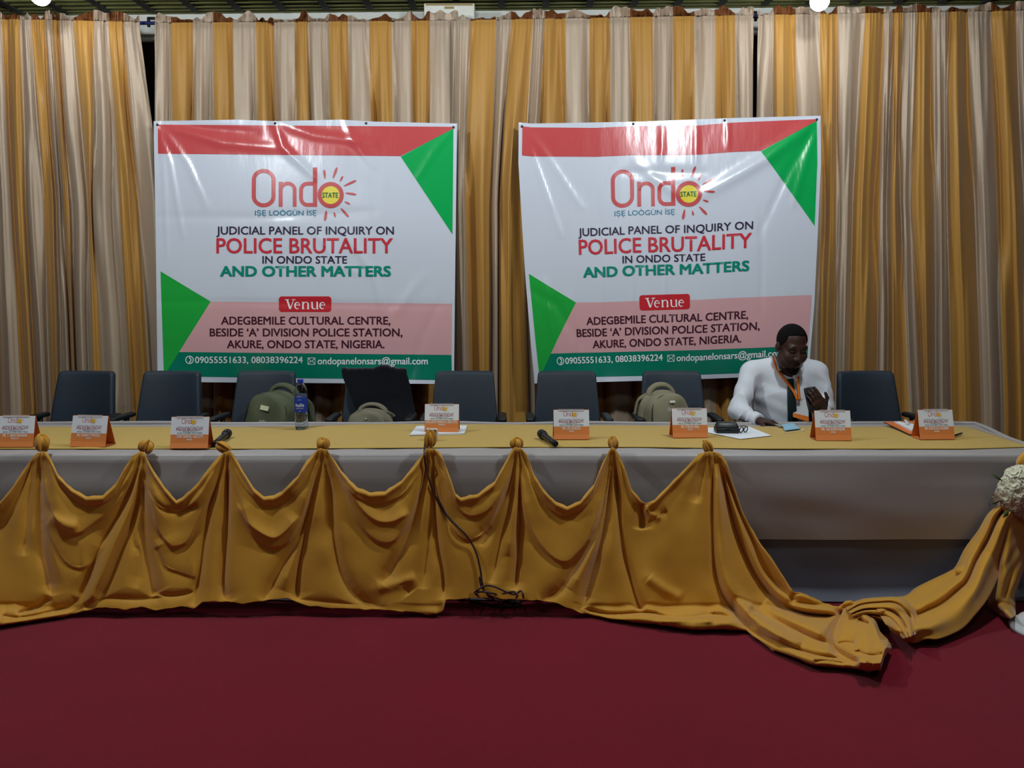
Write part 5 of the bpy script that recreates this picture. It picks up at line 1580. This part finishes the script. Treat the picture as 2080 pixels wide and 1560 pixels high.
# the sleeves stop at the wrists
for wr, el in ((RWr, RE), (LWr, LE)):
    a = (wr - el) / np.linalg.norm(wr - el)
    pl = (x - wr[0]) * a[0] + (y - wr[1]) * a[1] + (z - wr[2]) * a[2] - .006
    near = (np.abs(x - wr[0]) < .10) & (np.abs(y - wr[1]) < .10) & (np.abs(z - wr[2]) < .10)
    sf.D = np.where(near, np.maximum(sf.D, pl), sf.D).astype(np.float32)
V, Fc = sf.mesh(); shirt = mk('shirt', V, Fc, m_shirt, ps); q = shirt.modifiers.new('smooth', 'SMOOTH'); q.iterations = 3
TREE = BVHTree.FromPolygons([tuple(v) for v in V], [tuple(map(int, f)) for f in Fc])
def on(u, v, off, Yd=5.4):
    p = P(u, v, 1.0); o = Vector((0, 0, H)); d = (Vector(p) - o).normalized()
    hit = TREE.ray_cast(o, d)
    if hit[0] is None: return P(u, v, Yd)
    return np.array(hit[0]) - np.array(d) * off
def ribbon(name, pts, w, off, m, parent, th=.002, wpx=None):
    c = cat(pts, 6); n = len(c)
    L = []
    for i in range(n):
        t = c[min(i + 1, n - 1)] - c[max(i - 1, 0)]; t = t / (np.linalg.norm(t) + 1e-9); nn = np.array([-t[1], t[0]])
        ww = np.interp(i / (n - 1), np.linspace(0, 1, len(w)), w)
        L.append([on(*(c[i] + nn * ww * s_), off) for s_ in (-.5, -.17, .17, .5)])
    L = np.array(L)
    # hold the strip taut: smooth its distance
    for _ in range(8): L[1:-1] = (L[:-2] + 2 * L[1:-1] + L[2:]) / 4
    return mk(name, L, gridf(n, 4), m, parent, solid=th)
# trousers and shoes under the table
tf_ = Field((XC - .4, 4.9, .06), (XC + .4, 5.86, .74), .009)
tf_.ell(pel, (.195, .162, .115), k=.03)
for i in (0, 1):
    tf_.cone(HIP[i], KNEE[i], .098, .07, .03); tf_.cone(KNEE[i], ANK[i], .070, .058, .02)
V, Fc = tf_.mesh(); mk('trousers', V, Fc, m_trou, ps)
for i in (0, 1):
    MB().blob(ANK[i] + (0, -.075, -.056), (.048, .145, .046), n=20, m=12, e=.8).build('shoe', m_shoe, ps)
# collar: a folded band and two points
cb_ = []
ax = (hp(0, -.02, -.07) - NB); ax /= np.linalg.norm(ax)
e1 = np.array([1.0, 0, 0]); e1 -= ax * (e1 @ ax); e1 /= np.linalg.norm(e1); e2 = np.cross(ax, e1)
rows = []
for hh, rr_ in ((-.035, .094), (-.005, .088), (.024, .083), (.034, .080), (.028, .076), (.0, .074)):
    row = []
    for k_ in range(41):
        a = math.radians(-78 + 336 * k_ / 40) - math.radians(12)
        row.append(NB + ax * (hh + .010 - .018 * math.sin(a) * -1 * .6) + e1 * rr_ * math.cos(a) + e2 * rr_ * math.sin(a) * 1.0)
    rows.append(row)
col_ = mk('collar', np.array(rows), gridf(6, 41), m_shirt, ps, solid=.003)
def flap(pts, off):
    q = np.array([on(u, v, o_) for (u, v), o_ in zip(pts, off)])
    n = 8
    G_ = np.array([[(q[0] * (1 - b) + q[1] * b) * (1 - a) + (q[3] * (1 - b) + q[2] * b) * a for b in np.linspace(0, 1, n)] for a in np.linspace(0, 1, n)])
    return mk('collar_point', G_, gridf(n, n), m_shirt, ps, solid=.003)
flap([(1570, 716), (1579, 727), (1597, 752), (1582, 754)], [.022, .034, .036, .026])
flap([(1640, 728), (1629, 738), (1612, 755), (1624, 765)], [.022, .034, .036, .026])
# tie
ribbon('tie', [(1605, 760), (1606, 775), (1607, 797), (1609, 825), (1611, 862), (1612, 880)], [11, 12, 15, 17.5, 19.5, 20], .014, m_tie, ps, .004)
MB().blob(on(1604, 758, .02), (.021, .012, .020), n=16, m=10, fn=lambda th, a: .75 + .3 * th / PI).build('tie_knot', m_tie, ps)
# lanyard and badge
ly = ribbon('lanyard', [(1572, 722), (1573, 735), (1580, 752), (1594, 771), (1612, 793), (1620, 813)], [5, 5, 5, 5.4, 5.4, 5], .024, m_lan, ps, .0015)
ribbon('lanyard', [(1625, 747), (1621, 765), (1622, 783), (1624.5, 814)], [5, 5.2, 5, 5], .024, m_lan, ps, .0015)
bq = [on(u, v, .035) for u, v in ((1611, 814), (1641, 812), (1643, 857), (1611, 847))]
bq = np.array(bq); yb_ = bq[:, 1].mean()
bq = np.array([P(u, v, yb_ + dy) for (u, v), dy in zip(((1611, 814), (1641, 812), (1643, 857), (1611, 847)), (.01, .01, -.02, -.02))])
b2 = bq + np.array([0, .003, 0])
bdg = mk('badge', np.vstack([bq, b2]), [(0, 1, 2, 3), (7, 6, 5, 4), (0, 4, 5, 1), (1, 5, 6, 2), (2, 6, 7, 3), (3, 7, 4, 0)], mat('badge_white', (212, 212, 214), .4, .5), ps, smooth=False)
l_ = lambda a, b, t: a + (b - a) * t
st = np.array([l_(bq[0], bq[3], .74), l_(bq[1], bq[2], .76), bq[2], bq[3]]) - np.array([0, .001, 0])
mk('badge_stripe', st, [(0, 1, 2, 3)], m_lan, bdg, smooth=False, solid=.0006)
# cuffs
for wr, el in ((RWr, RE), (LWr, LE)):
    a = (wr - el) / np.linalg.norm(wr - el)
    MB().tube([wr - a * .045, wr - a * .04, wr + a * .008, wr + a * .011], [.043, .0455, .043, .039], 22).build('cuff', m_shirt, ps)

# the phone in the left hand
ph = thing('phone', 'dark phone held up in the left hand of the seated person', 'phone', PHC + np.array([0, .022, 0]))
Rp = Matrix.Rotation(math.radians(-8), 3, 'Y') @ Matrix.Rotation(math.radians(-22), 3, 'X')
m_ph = mat('phone_dark', (15, 11, 13), .35, .5)
mb = pillow(MB(), outline(.078, .078, .155, .012, .012), .009, .003, lambda V: V - np.array([0, 0, .0775]))
V = np.array(mb.V) @ np.array(Rp).T + PHC + np.array([-.002, .026, .004])
mk('phone_case', V, mb.F, m_ph, ph)
mb = pillow(MB(), outline(.071, .071, .145, .01, .01), .001, .0004, lambda V: V - np.array([0, -.0092, .0725]))
V = np.array(mb.V) @ np.array(Rp).T + PHC + np.array([-.002, .026, .004])
mk('screen', V, mb.F, mat('phone_screen', (60, 70, 84), .1, .6), ph)
